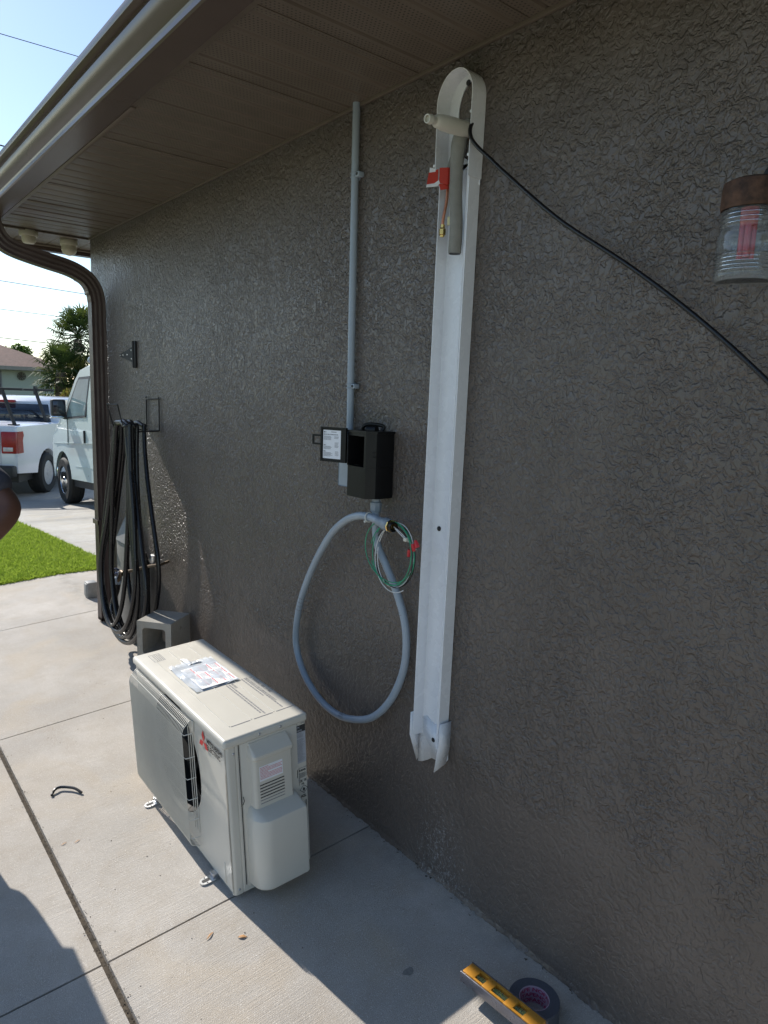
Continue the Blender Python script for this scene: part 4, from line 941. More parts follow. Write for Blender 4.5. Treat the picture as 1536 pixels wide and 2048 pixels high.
# ---------------------------------------------------------------- small things on the ground
sc_ = MB(); pts = [(-.842, 2.712), (-.838, 2.722), (-.825, 2.734), (-.805, 2.738), (-.780, 2.716), (-.762, 2.690), (-.748, 2.655)]
sc_.tube([(x, y, G(x, y)+.007+(.006 if 1 < i < 6 else 0)) for i, (x, y) in enumerate(pts)], .0052, 10, smooth=4)
tag(sc_.build('tube_scrap', m_blackg), 'short curved scrap of black tube on the sunlit concrete', 'tube')
def leaf(name, x, y, L_, W_, rot, mat_, label):
    mb = MB(); vs = []; n = 9
    for i in range(n):
        t_ = i/(n-1); wd = W_*sin(pi*min(1, t_*1.05))**.8*.5+.0002
        for s_ in (-1, 0, 1): vs.append((L_*(t_-.5), s_*wd, .001+L_*.10*sin(pi*t_)+(W_*.12 if s_ else 0)))
    mb.add(vs, [(3*i+k, 3*i+k+1, 3*i+k+4, 3*i+k+3) for i in range(n-1) for k in (0, 1)])
    o = mb.build(name, mat_, solid=.0004); o.location = (x, y, G(x, y)); o.rotation_euler = (0, 0, rot); tag(o, label, 'leaf'); return o
m_leafd = simple('dry_leaf', (.45, .24, .10), .7, var=.25, sc=90)
leaf('dry_leaf', -.592, 1.618, .028, .010, -.6, m_leafd, 'tan oval dry leaf on the sunlit slab by the unit shadow')
leaf('dry_leaf', -.663, 1.683, .034, .005, .5, m_leafd, 'thin brown dry leaf left of the tan oval one')
leaf('dry_leaf', -.882, 2.388, .022, .003, .3, m_leafd, 'tiny tan dry leaf right beside the long seam')
leaf('dry_leaf', -.842, 2.372, .022, .003, .3, m_leafd, 'tiny tan sliver of leaf a palm width from the seam')
m_smudge = simple('oil_smudge', (.21, .20, .18), .8, var=.2, sc=200)
sm = MB(); cx2, cy2 = -.297, 1.222; vs = [(cx2, cy2, G(cx2, cy2)+.0008)]
for k in range(24): a = k/24*2*pi; q = .015*(1+.12*sin(3*a)+.03*rng.normal()); x, y = cx2+q*1.1*cos(a), cy2+q*.75*sin(a); vs.append((x, y, G(x, y)+.0006))
sm.add(vs, [(0, 1+k, 1+(k+1) % 24) for k in range(24)]); tag(sm.build('oil_stain', m_smudge), 'small dark smudge on the shaded slab', 'stain')
# spirit level lying on the tape roll
m_yel = simple('level_yellow', (.55, .25, .03), .3, var=.08, sc=60); m_vial = glass_mat('vial', (.75, .85, .55)); m_alu = simple('level_edge', (.20, .20, .23), .3, .7)
lv_ = thing('spirit_level', 'short yellow torpedo spirit level with three vials lying on the tape roll', 'spirit level')
A = Vector((-.2400, 1.078, .062)); B = Vector((-.232, .826, .074)); X = (B-A).normalized(); Yv = Vector((1, .03, 0)); Yv = (Yv-X*Yv.dot(X)).normalized()
# roll the level so that its vial face looks up towards the camera
lv_.matrix_world = frame(A, X, Yv)
# local: x length .23, y across, z
Ll = .235; mb = MB()
hx = [(0, -.0), (.0, .036), (.006, .042), (Ll-.006, .042), (Ll, .036), (Ll, 0)]
mb.box(-.004, Ll+.004, -.004, .0, -.030, -.002, 0, bev=.001); mb.box(-.004, Ll+.004, .040, .0445, -.030, -.002, 0, bev=.001); mb.box(-.003, Ll, 0, .040, -.034, -.030, 0)
lv_.rotation_mode = 'XYZ'
mb.build('edge_rail', m_alu, lv_)
mb = MB()
wins = [(.036, .064), (.090, .134), (.160, .190)]
xs_ = [0]+[v for w_ in wins for v in w_]+[Ll]
for i in range(0, len(xs_), 2): mb.box(xs_[i], xs_[i+1], .001, .039, -.022, .0, 0, bev=.0015)
for (a, b) in wins: mb.box(a-.0005, b+.0005, .001, .007, -.022, -.0005, 0); mb.box(a-.0005, b+.0005, .033, .039, -.022, -.0005, 0)
mb.build('body', m_yel, lv_)
for (a, b) in wins:
    mb = MB(); mb.box(a-.001, b+.001, .004, .036, -.023, -.013, 1); mb.tube([(a+.001, .020, -.008), (b-.001, .020, -.008)], .0055, 14, mi=0)
    mb.box((a+b)/2-.005, (a+b)/2-.004, .0142, .0258, -.0028, -.0022, 2); mb.box((a+b)/2+.004, (a+b)/2+.005, .0142, .0258, -.0028, -.0022, 2)
    mb.build('vial', [m_vial, simple('vial_back', (.55, .55, .32), .5), m_ink], lv_)
tpr = thing('tape_roll', 'roll of dark grey tape with a pink printed core beside the wall', 'tape roll', (-.138, .922, G(-.138, .922)))
mb = MB(); mb.lathe([(.038, .0), (.0625, .0), (.064, .002), (.064, .048), (.0625, .050), (.038, .050)], 60, caps=False); mb.build('tape', simple('grey_tape', (.075, .08, .095), .45, var=.15, sc=120), tpr)
mb = MB(); mb.lathe([(.0385, .0005), (.0385, .0495), (.036, .0495), (.036, .0005)], 60, caps=False)
coreo = mb.build('core', simple('core_card', (.42, .30, .36), .6, var=.05), tpr)
mb = MB()
for row, (z_, txt) in enumerate(((.036, 'FASTAPE NO  FASTAPE NO  '), (.021, 'NO  FASTAPE NO  FASTAPE '), (.006, 'FASTAPE NO  FASTAPE NO  '))):
    q = MB(); textmesh(q, txt, .0155, Matrix.Identity(4), 0, bold=.0004)
    Lx = max(v[0] for v in q.v)
    # bend text round the inside of the core
    mb.add([(.0355*cos(-v[0]/Lx*2*pi+row*.5), .0355*sin(-v[0]/Lx*2*pi+row*.5), z_+v[1]*.95) for v in q.v], q.f)
mb.build('core_print', simple('magenta_ink', (.40, .02, .10), .5), coreo)
# ---------------------------------------------------------------- jar lantern
jl = thing('jar_lantern', 'glass jar wall lantern with a rusty cap and a red lamp inside', 'wall lantern', (-.125, .614, .2266)); jl.scale = (.94, .94, .875)
mb = MB(); mb.lathe([(.0001, 1.943), (.040, 1.943), (.050, 1.938), (.052, 1.928), (.0525, 1.890), (.051, 1.886), (.050, 1.886), (.0495, 1.93), (.0001, 1.935)], 48, caps=False); mb.build('cap', m_jarcap, jl)
mb = MB()
outp = [(.0462, 1.900), (.0475, 1.890)]
for i in range(4): z = 1.886-.0085*i; outp += [(.0478, z), (.0505, z-.003), (.0478, z-.006)]
outp += [(.0485, 1.848), (.0510, 1.842), (.0520, 1.832), (.0518, 1.812)]
for i in range(5): z = 1.800-.0075*i; outp += [(.0515, z), (.0540, z-.0028), (.0515, z-.0056)]
outp += [(.0525, 1.758), (.0520, 1.750), (.047, 1.744), (.0001, 1.7435)]
inp = [(max(.0001, r_-.0028), z+(.0035 if z < 1.75 else 0)) for r_, z in outp][::-1]
mb.lathe(outp+inp, 56, caps=False); mb.build('glass_jar', m_glass, jl, ang=60)
mb = MB()
for k in range(4):
    a = k*pi/2+.5; mb.tube([(.009*cos(a), .009*sin(a), 1.862), (.009*cos(a), .009*sin(a), 1.792)], .0062, 12)
mb.lathe([(.014, 1.855), (.016, 1.870), (.016, 1.890)], 20); mb.build('lamp', simple('red_lamp_glass', (.55, .05, .05), .2), jl)
mb = MB(); mb.tube([(0.02, 0, 1.93), (.03, -.002, 1.950), (.05, -.004, 1.962), (.08, -.004, 1.970), (.124, -.004, 1.975)], .006, 12, smooth=4); mb.lathe([(.045, 0), (.045, .006), (.02, .014)], 28, mat=frame((.124, -.004, 1.975), (0, 0, 1), (0, 1, 0)))
mb.v = [v for v in mb.v]; mb.build('bracket', m_blackm, jl)
# ---------------------------------------------------------------- soffit lamps
def lamp(x, y, label, dome):
    t_ = thing('soffit_lamp', label, 'lamp', (x, y, ZS), group='cream lamps under the far soffit')
    mb = MB(); mb.lathe([(.052, 0), (.054, -.004), (.054, -.028), (.050, -.034), (.046, -.034)], 32, caps=True); mb.build('base', m_frost, t_)
    if dome:
        mb = MB(); mb.lathe([(.046, -.034), (.046, -.058)]+[(.046*cos(a), -.058-.038*sin(a)) for a in np.linspace(.1, 1.5, 8)], 32); mb.build('dome', m_frost, t_)
    else:
        mb = MB(); mb.lathe([(.040, -.034), (.040, -.060), (.030, -.075), (.0001, -.078)], 28); mb.build('dome', m_frost, t_)
lamp(-.088, 4.99, 'round cream lamp with a dome hanging under the soffit at the house corner', True)
lamp(-.350, 4.88, 'flat cream lamp base on the soffit partly behind the downspout elbow', False)
# ---------------------------------------------------------------- vehicles
m_wpaint = simple('white_paint', (.72, .75, .80), .30, var=.02, sc=3, coat=.8, rv=.03)
m_vpaint = simple('van_paint', (.60, .68, .66), .35, var=.02, sc=3, coat=.6, rv=.03)
m_tyre = simple('tyre_rubber', (.018, .018, .018), .75, var=.2, sc=60, bump=.002)
m_rim = simple('rim_alloy', (.50, .52, .55), .35, .7)
m_chrome = simple('chrome', (.7, .75, .8), .12, 1)
m_cglass = simple('car_glass', (.018, .024, .035), .06, var=.1, sc=3, spec=.9)
m_vglass = simple('van_glass', (.20, .28, .30), .05, var=.25, sc=1.5, spec=.9)  # pale tint stands in for bright sky reflected in the panes
m_trim = simple('black_trim', (.02, .02, .022), .55)
m_tail = simple('tail_lamp_red', (.30, .003, .008), .3, var=.3, sc=60)
m_clear = simple('reverse_lamp', (.55, .5, .5), .2, coat=1)
def wheel(parent, x, y, z, R_, wd, side, hub='steel'):
    # axis along local X; side = -1 outer face towards -x
    wt = MB(); m_ = frame((x, y, z), (0, 1, 0), (0, 0, 1)) if side > 0 else frame((x, y, z), (0, 0, 1), (0, 1, 0))
    rr_ = R_*.60
    wt.lathe([(rr_, -wd/2), (R_*.90, -wd/2), (R_*.97, -wd*.42), (R_, -wd*.30), (R_, wd*.30), (R_*.97, wd*.42), (R_*.90, wd/2), (rr_*1.04, wd/2), (rr_, wd*.44)], 48, mat=m_, caps=False)
    for k in range(5): wt.lathe([(R_+.001, -wd*.30+k*wd*.15-.006), (R_+.004, -wd*.30+k*wd*.15-.004), (R_+.004, -wd*.30+k*wd*.15+.012), (R_+.001, -wd*.30+k*wd*.15+.014)], 48, mat=m_, caps=False)
    to = wt.build('wheel', m_tyre, parent)
    rm = MB(); rm.lathe([(rr_, wd*.44), (rr_*.93, wd*.46), (rr_*.90, wd*.30), (rr_*.80, wd*.22), (rr_*.62, wd*.26), (rr_*.45, wd*.38), (rr_*.28, wd*.42), (rr_*.26, wd*.46), (.0001, wd*.47)], 40, mat=m_)
    for k in range(8):
        a = k*pi/4; c2 = Vector((rr_*.72*cos(a), rr_*.72*sin(a), wd*.255)); rm.lathe([(.028 if hub == 'steel' else .018, 0), (.024 if hub == 'steel' else .016, .004)], 12, 1, m_ @ Matrix.Translation(c2))
    rm.build('rim', [m_rim if hub == 'steel' else m_chrome, m_trim], to)
def carbody(profile, halfw, arches, tumble, zbelt, name, mat_, parent, xoff=0):
    # profile: list of (L, z) side outline, clockwise, without arches; slices across the width
    mb = MB(); ks = [(-1, 0), (-.985, .012), (-.95, .03), (0, .035), (.95, .03), (.985, .012), (1, 0)]
    pf = []
    for (L2, z) in profile: pf.append((L2, z))
    secs = []
    cL = sum(p[0] for p in pf)/len(pf); cz3 = sum(p[1] for p in pf)/len(pf)
    for (kx, grow) in ks:
        s_ = []
        for (L2, z) in pf:
            tb = tumble*max(0, z-zbelt); hw = halfw-tb
            g2 = grow
            dL = (L2-cL); dz = (z-cz3); q = sqrt(dL*dL*.3+dz*dz)+1e-6
            s_.append((xoff+kx*hw, L2+(dL/q)*g2*.6-.0, z+((dz/q)*g2 if z > zbelt*.6 else 0)))
        secs.append(s_)
    n = len(pf); vs = [p for s_ in secs for p in s_]; fs = []
    for i in range(len(secs)-1):
        for k in range(n): fs.append((i*n+k, i*n+(k+1) % n, (i+1)*n+(k+1) % n, (i+1)*n+k))
    fs += [tuple(range(n)), tuple((len(secs)-1)*n+k for k in range(n))]
    mb.add(vs, fs); return mb.build(name, mat_, parent, ang=38)
def arch(c, R_, zb, n=12):
    a0 = math.asin(max(-1, min(1, (zb-.37)/R_))); return [(c+R_*cos(a), .37+R_*sin(a)) for a in np.linspace(pi-a0, a0, n)]
# van: heads away from the camera along +Y, its left side faces the house corner
van = thing('white_van', 'white cargo van parked beside the house corner, only its nose and door showing', 'van', (2.52, 11.50, G(1.5, 11.5)-.0), (radians(-3.4), 0, 0))
hwv = .99
prof = [(-4.75, .45), (-4.75, 1.0), (-4.72, 1.9), (-4.6, 2.06), (-.9, 2.09), (-.48, 2.05), (-.30, 1.93), (.20, 1.38), (.45, 1.25), (.70, 1.08), (.78, .96), (.79, .60), (.76, .42)]
pv = prof+[(p[0], p[1]) for p in arch(.22, .47, .42)[::-1]]+[(p[0], p[1]) for p in arch(-3.3, .47, .42)[::-1]]
vb = carbody(pv, hwv, None, .16, 1.25, 'body', m_vpaint, van)
wb = MB(); wb.box(-.93, .93, -4.6, .7, .30, .9); wb.box(-.80, .80, -.55, .55, .35, 1.0); wb.build('underbody', m_trim, van)
for yv in (.22, -3.3):
    for s_ in (-1, 1): wheel(van, s_*(hwv-.11), yv, .372, .372, .24, s_, 'chrome')
def sidex(z, hw=hwv, tb=.16, zb=1.25): return hw-tb*max(0, z-zb)
def sidepanel(mb, pts, s_, off=.004, mi=0, hw=hwv, tb=.16, zb=1.25):
    mb.add([(s_*(sidex(z, hw, tb, zb)+off), y_, z) for y_, z in pts]+[(s_*(sidex(z, hw, tb, zb)-.02), y_, z) for y_, z in pts], [tuple(range(len(pts))), tuple(range(len(pts), 2*len(pts)))]+[(k, (k+1) % len(pts), len(pts)+(k+1) % len(pts), len(pts)+k) for k in range(len(pts))], mi)
for s_ in (-1, 1):
    dr_ = MB(); wn = [(-1.02, 1.38), (-1.02, 1.90), (-.52, 1.92), (-.44, 1.86), (-.06, 1.40), (-.10, 1.37)]
    fro = [(-1.06, 1.35), (-1.06, 1.94), (-.50, 1.955), (-.40, 1.88), (.02, 1.39), (-.02, 1.34)]
    sidepanel(dr_, fro, s_, .004, 1); sidepanel(dr_, wn, s_, .007, 0)
    for (ya_, za_, yb_, zb_) in ((-1.12, .50, -1.12, 1.98), (-.12, .95, -.12, 1.34), (.0, .9, .0, .9)):
        if ya_ == 0: continue
        sidepanel(dr_, [(ya_-.004, za_), (ya_-.004, zb_), (ya_+.004, zb_), (ya_+.004, za_)], s_, .0015, 1)
    do_ = dr_.build('side_window', [m_vglass, m_trim], van)
    hd = MB(); sidepanel(hd, [(-1.03, .98), (-1.03, 1.16), (-1.0, 1.16), (-1.0, .98)], s_, .012, 0); hd.build('door_handle', m_trim, van)
    mo = MB(); mo.tube([(s_*.95, -.10, 1.37), (s_*1.0, -.06, 1.37), (s_*1.08, -.05, 1.40)], .035, 8); mo.box(s_*1.08-.105, s_*1.08+.105, -.10, .02, 1.38, 1.64, 0, bev=.03); mo.box(s_*1.08-.085, s_*1.08+.085, -.106, -.098, 1.41, 1.61, 1, bev=.002); mo.box(s_*1.08-.115, s_*1.08+.1, -.09, .025, 1.35, 1.385, 2, bev=.01)
    mo.build('mirror', [m_trim, m_cglass, m_chrome], van)
cl = MB()
sidepanel(cl, [(.70, .955), (-4.5, 1.0), (-4.5, 1.012), (.70, .967)], -1, .003); sidepanel(cl, [(-.5, .62), (-3.0, .62), (-3.0, .632), (-.5, .632)], -1, .004)
cl.build('body_crease', m_vpaint, van)
bm_ = MB(); bm_.box(-.98, .98, .66, .86, .42, .62, bev=.03); bm_.build('front_bumper', m_chrome, van)
for s_ in (-1, 1):
    q = MB(); q.box(s_*.86-.11, s_*.86+.11, .74, .83, .72, .94, bev=.02); q.build('headlight', m_clear, van)
ws = MB(); ws.add([(-.76, .16, 1.45), (.76, .16, 1.45), (.70, -.26, 1.92), (-.70, -.26, 1.92)], [(0, 1, 2, 3)]); wo_ = ws.build('windshield', m_cglass, van, solid=.02); wo_.location = (0, .03, .02)
rk = MB()
for yv in (-1.0, -2.4, -3.8): rk.box(-.80, .80, yv-.02, yv+.02, 2.14, 2.17, bev=.005); rk.box(-.80, -.76, yv-.02, yv+.02, 2.05, 2.14); rk.box(.76, .80, yv-.02, yv+.02, 2.05, 2.14)
rk.tube([(-.72, -.80, 2.06), (-.72, -.80, 2.62)], .014, 8); rk.tube([(-.68, -.74, 2.12), (-.76, -.60, 2.20), (-.70, -.72, 2.28)], .02, 8, smooth=3); rk.box(-.82, -.70, -4.0, -.7, 2.06, 2.10, bev=.01)
rk.build('roof_rack', m_rim, van)
# pickup truck: heads away and to the right
tk = thing('white_pickup', 'white pickup truck with a black ladder rack parked behind the van', 'pickup truck')
at = radians(33); hv = Vector((sin(at), cos(at), 0)); rv = Vector((cos(at), -sin(at), 0)); Wc = Vector((1.66, 13.72, -.42)); ctr = Wc-rv*.87
tk.location = (ctr.x, ctr.y, -.425); tk.rotation_euler = (radians(-.5), 0, -at); tk.scale = (1, 1, .93)
hwt = .985
prof = [(-1.30, .52), (-1.32, .62), (-1.30, 1.30), (-1.27, 1.335), (.68, 1.335), (.72, 1.36), (.82, 1.72), (.94, 1.79), (2.2, 1.83), (2.9, 1.79), (3.75, 1.42), (4.55, 1.30), (4.72, 1.1), (4.75, .5)]
pt = prof+arch(3.68, .50, .45)[::-1]+arch(0, .50, .45)[::-1]
tb_ = carbody(pt, hwt, None, .22, 1.34, 'body', m_wpaint, tk)
wb = MB(); wb.box(-.86, .86, -1.0, 4.5, .32, .9); wb.build('underbody', m_trim, tk)
for yv in (0, 3.68):
    for s_ in (-1, 1): wheel(tk, s_*(hwt-.115), yv, .395, .395, .26, s_)
tl = MB()
for s_ in (-1, 1):
    x0 = s_*.76; x1 = s_*.992
    q = MB(); q.box(min(x0, x1), max(x0, x1), -1.372, -1.15, .87, 1.25, 0, bev=.015); q.box(min(x0, x1)+.03, max(x0, x1)-.05, -1.377, -1.365, .91, .98, 1, bev=.002)
    q.prism([(-1.30, .87), (-1.30, 1.25), (-1.08, 1.25), (-1.05, 1.18), (-1.10, 1.09), (-1.08, .87)], s_*.975, s_*.995, 'x', 0)
    q.build('taillight', [m_tail, m_clear], tk)
tg = MB(); tg.box(-.745, .745, -1.372, -1.320, .66, 1.31, bev=.012); tg.box(-.68, .68, -1.378, -1.366, .80, 1.20, bev=.01); tgo = tg.build('tailgate', m_wpaint, tk)
bm_ = MB(); bm_.box(-.97, .97, -1.50, -1.29, .46, .66, bev=.03); bm_.build('rear_bumper', m_trim, tk)
rw_ = MB(); rw_.add([(-.83, .645, 1.355), (.83, .645, 1.355), (.76, .74, 1.70), (-.76, .74, 1.70)], [(0, 1, 2, 3)]); o = rw_.build('rear_window', m_cglass, tk, solid=.02)
bl = MB(); bl.box(-.16, .16, .70, .80, 1.725, 1.775, bev=.01); bl.build('brake_light', m_tail, tk)
for s_ in (-1, 1):
    q = MB(); sidepanel(q, [(.95, 1.38), (1.05, 1.68), (2.80, 1.70), (3.3, 1.42)], s_, .004, 0, hwt, .22, 1.34); q.build('side_window', m_cglass, tk)
bo2 = MB(); bo2.box(-.95, .95, -1.27, .67, 1.330, 1.342, bev=.004); bo2.build('bed_cover', m_trim, tk)
rk = MB()
for yv in (-.90, .52):
    for s_ in (-1, 1):
        rk.tube([(s_*.80, yv, 1.345), (s_*.62, yv, 1.97)], .032, 8); rk.box(s_*.80-.09, s_*.80+.06, yv-.06, yv+.06, 1.342, 1.365)
    rk.box(-.95, .95, yv-.03, yv+.03, 1.965, 2.01, bev=.006)
rk.box(.60, .64, .48, .58, 1.90, 2.06)
rk.build('ladder_rack', m_trim, tk)
# ---------------------------------------------------------------- neighbour house and planting
nh = thing('neighbour_house', 'pale green single storey house with a brown hip roof across the street', 'house', (0, 0, 0))
GZ = -.44
q = MB(); q.box(-8, 5.9, 30, 39, GZ-.1, 2.22); q.build('wall', simple('pale_green_stucco', (.42, .46, .38), .9, var=.05), nh)
q = MB(); ex = .55; q.add([(-8-ex, 30-ex, 2.15), (5.9+ex, 30-ex, 2.15), (5.9+ex, 39+ex, 2.15), (-8-ex, 39+ex, 2.15), (-3, 34.5, 4.3), (1.2, 34.5, 4.3)], [(0, 1, 5, 4), (1, 2, 5), (2, 3, 4, 5), (3, 0, 4)]); q.build('roof', simple('brown_shingle', (.10, .050, .038), .9, var=.2, sc=5, bump=.02, bsc=12), nh)
q = MB(); q.box(-8-ex, 5.9+ex, 30-ex-.03, 30-ex, 2.02, 2.16); q.box(-8-ex, 5.9+ex, 30-ex, 30, 2.03, 2.05); q.build('fascia', simple('tan_fascia', (.30, .27, .22), .7), nh)
q = MB(); q.box(3.0, 4.08, 29.97, 30.01, .9, 1.98, 1); q.box(3.06, 4.02, 29.95, 29.975, .96, 1.92, 0); q.build('window', [m_cglass, simple('win_frame', (.2, .2, .2), .5)], nh)
orn = thing('wall_ornament', 'round dark metal ornament on the pale green house wall', 'wall ornament', (4.76, 29.94, 1.80))
q = MB()
for rr_ in (.07, .11, .145): q.tube([(rr_*cos(a), 0, rr_*sin(a)) for a in np.linspace(0, 2*pi, 25)[:-1]], .010, 6, closed=True)
for k in range(8): a = k*pi/4; q.tube([(0, 0, 0), (.14*cos(a), 0, .14*sin(a))], .012, 6)
q.lathe([(.04, 0), (.0001, .02)], 12, mat=frame((0, 0, 0), (1, 0, 0), (0, 0, 1)))
q.build('disc', simple('bronze', (.07, .055, .04), .5), orn)
m_palm = leaf_mat('palm_leaf', (.025, .045, .014), (.055, .085, .028), 2.0, .15)
m_palm2 = leaf_mat('palm_leaf_yellow', (.12, .13, .03), (.20, .18, .05), 2.0, .25)
m_trunk = simple('palm_trunk', (.11, .085, .06), .9, var=.4, sc=20, bump=.02, bsc=25)
m_crot = leaf_mat('croton_leaf', (.07, .10, .02), (.26, .12, .04), 4, .25)
m_tree = leaf_mat('tree_leaf', (.07, .12, .03), (.13, .19, .06), 1.5, .3)
def fan_leaf(mb, base, d_, L_, R_, rd_, mi=0, nb=22):
    base = np.array(base); d_ = nrm(np.array(d_, float)); tip = base+d_*L_; tip[2] -= L_*.12
    side = nrm(np.cross(d_, (0, 0, 1)) if abs(d_[2]) < .95 else np.array((1., 0, 0))); up = np.cross(side, d_)
    mb.tube([base, (base+tip)/2+np.array((0, 0, .03)), tip], .012, 4, mi=mi)
    for k in range(nb):
        a = radians(-115+230*k/(nb-1)); v = nrm(d_*cos(a)+side*sin(a)*1.0+up*(.15+.25*cos(a)))
        ll = R_*(.75+.25*cos(a*.6))*rd_.uniform(.8, 1.1); w_ = np.cross(v, up); w_ = nrm(w_)*R_*.035
        p1_ = tip+v*ll*.55; p2_ = tip+v*ll; p2_[2] -= ll*rd_.uniform(.10, .55)
        mb.add([tip-w_*.4, tip+w_*.4, p1_+w_, p1_-w_, p2_], [(0, 1, 2, 3), (3, 2, 4)], mi)
def palm(loc, h, R_, n, seed, label, lo=-1.0, group='palm trees across the driveway', LL=.55):
    rd_ = random.Random(seed); t_ = thing('palm_tree', label, 'palm tree', (loc[0], loc[1], GZ if loc[1] > 14 else G(loc[0], loc[1])), group=group)
    tr_ = MB(); hh = h; tr_.tube([(0, 0, -.2), (.03, 0, hh*.4), (-.03, .02, hh*.8), (0, 0, hh)], [.17, .13, .12, .11], 12, smooth=6)
    for i in range(14):
        z = hh*(.25+.05*i); a = i*2.4; tr_.box(.12*cos(a)-.03, .12*cos(a)+.03, .12*sin(a)-.03, .12*sin(a)+.03, z, z+.16)
    tr_.build('trunk', m_trunk, t_)
    cr2 = MB()
    for i in range(n):
        a = i*2.39996+rd_.uniform(-.2, .2); e = 1.25-(1.25-lo)*(i/(n-1))
        d_ = (cos(a)*cos(e), sin(a)*cos(e), sin(e)); fan_leaf(cr2, (0, 0, hh-.05+.25*(1-i/n)), d_, LL*R_*rd_.uniform(.8, 1.15), .55*R_*rd_.uniform(.85, 1.15), rd_, 1 if rd_.random() < .15 else 0, 18)
    cr2.build('crown', [m_palm, m_palm2], t_, smooth=False)
palm((4.45, 21.2), 3.25, .95, 50, 1, 'tallest palm, its ragged crown against the sky by the downspout', -1.0)
palm((3.72, 20.3), 2.3, .85, 40, 2, 'shorter palm leaning out on the left below the tall one', -.9)
palm((4.75, 19.8), 1.75, 1.0, 34, 3, 'low bushy palm standing behind the van', -.9)
palm((4.15, 20.9), 1.9, 1.0, 34, 5, 'low dark palm between the two taller palm trunks', -1.1)
palm((-2.62, 10.7), 4.35, 1.05, 40, 4, 'lone palm on the lawn, seen only by its shadow on the walkway', -.8, group='lawn palm')
def shrub(loc, rx, rz, n, s_, mat_, label, name='shrub', seed=1, cat='shrub'):
    rd_ = random.Random(seed); t_ = thing(name, label, cat, loc)
    st_ = MB()
    for i in range(9): a = i*.9; st_.tube([(0, 0, -.1), (rx*.3*cos(a), rx*.3*sin(a), rz*.6), (rx*.6*cos(a), rx*.6*sin(a), rz*1.3)], [.025, .018, .008], 6)
    st_.build('stem', m_trunk, t_); mb = MB(); cl_ = [(rd_.uniform(-1, 1)*rx*.7, rd_.uniform(-1, 1)*rx*.7, rd_.uniform(.3, 1.75)*rz, rd_.uniform(.25, .5)) for _ in range(16)]
    for i in range(n):
        c2 = rd_.choice(cl_); v = nrm(np.array([rd_.gauss(0, 1) for _ in range(3)])); q_ = c2[3]*rx*rd_.random()**.35
        p = np.array(c2[:3])+v*q_; d_ = nrm(v+np.array([rd_.gauss(0, .6) for _ in range(3)])); w_ = nrm(np.cross(d_, v+.01))*s_*.28
        mb.add([p-w_*.3, p+d_*s_*.5-w_, p+d_*s_, p+d_*s_*.5+w_], [(0, 1, 2, 3)])
    mb.build('foliage', mat_, t_, smooth=False); return t_
shrub((3.62, 18.6, GZ), .55, .95, 5200, .09, m_crot, 'orange and green croton bush in front of the pale green house', 'croton_bush', 3)
shrub((4.6, 18.4, GZ), .75, .80, 5200, .10, m_palm, 'dark green bush at the foot of the palms', 'shrub', 4)
shrub((2.6, 19.4, GZ), .7, .55, 3600, .09, m_tree, 'low hedge bush behind the pickup rack', 'shrub', 5)
shrub((3.2, 19.8, GZ), .6, .45, 2600, .09, m_palm, 'small dark bush right of the low hedge bush', 'shrub', 6)
ft_ = shrub((7.6, 46, 1.75), 1.0, 1.0, 5200, .16, m_tree, 'pale leafy treetop showing over the brown roof', 'leafy_tree', 7, 'tree')
q = MB(); q.tube([(0, 0, -2.3), (0, 0, .6)], [.16, .09], 8); q.build('trunk', m_trunk, ft_)
fc_ = thing('board_fence', 'low dark board fence behind the pickup rack', 'fence')
q = MB()
for z in (.55, .85, 1.15): q.box(-3, 3.3, 22.9, 22.94, GZ+z-.1, GZ+z+.08)
q.build('board', simple('dark_wood', (.06, .05, .045), .8), fc_)
for i in range(5):
    q = MB(); q.box(-3+i*1.55, -2.9+i*1.55, 22.84, 22.9, GZ-.1, GZ+1.3); q.build('post', simple('dark_wood_post', (.06, .05, .045), .8), fc_)
far = MB()
# distant treeline
def treeline():
    rd_ = random.Random(5); mb = MB()
    for i in range(9000):
        x = rd_.uniform(-120, 60); y = rd_.uniform(68, 76); hgt = 2.6+1.2*sin(x*.21)+.7*sin(x*.53+1)+.5*sin(x*1.3); z = GZ+rd_.random()**.6*hgt
        s_ = .45; a = rd_.uniform(0, 6.28); v = (cos(a)*s_, sin(a)*s_*.3, rd_.uniform(-.4, .4)); mb.add([(x, y, z), (x+v[0], y+v[1], z+v[2]), (x+v[0]*.6, y+v[1], z+s_), (x-.1, y, z+s_*.7)], [(0, 1, 2, 3)])
    tag(mb.build('distant_trees', m_tree, smooth=False), 'low line of distant trees beyond the houses', 'trees', kind='stuff')
treeline()
# overhead lines
pole = thing('utility_pole', 'wooden utility pole carrying the overhead lines', 'utility pole', (16, 27, 0))
q = MB(); q.tube([(0, 0, -1), (0, 0, 13)], [.16, .11], 12); q.build('post', m_trunk, pole); q = MB(); q.box(-1, 1, -.06, .06, 12, 12.12); q.build('crossarm', m_trunk, pole)
m_line = simple('line_black', (.03, .03, .035), .5)
for i, (zl, zr, rad, lb) in enumerate(((11.72, 11.78, .012, 'highest overhead wire crossing beside the gutter'), (8.62, 8.50, .022, 'overhead wire just touching the gutter edge at left'), (4.65, 4.53, .010, 'thin overhead wire just below the downspout elbow'), (3.79, 3.70, .009, 'faint overhead wire ending at the tall palm crown'), (2.92, 2.79, .012, 'lowest overhead wire above the brown roof'))):
    q = MB(); x0, x1 = 3.2, 5.9; sl_ = (zr-zl)/(x1-x0); P_ = []
    for xx in np.linspace(-30, 16, 24): P_.append((xx, 25, zl+sl_*(xx-x0)+.0009*(xx-4.5)**2*.3))
    q.tube(P_, rad, 6); tag(q.build('overhead_wire', m_line), lb, 'wire', group='overhead wires')
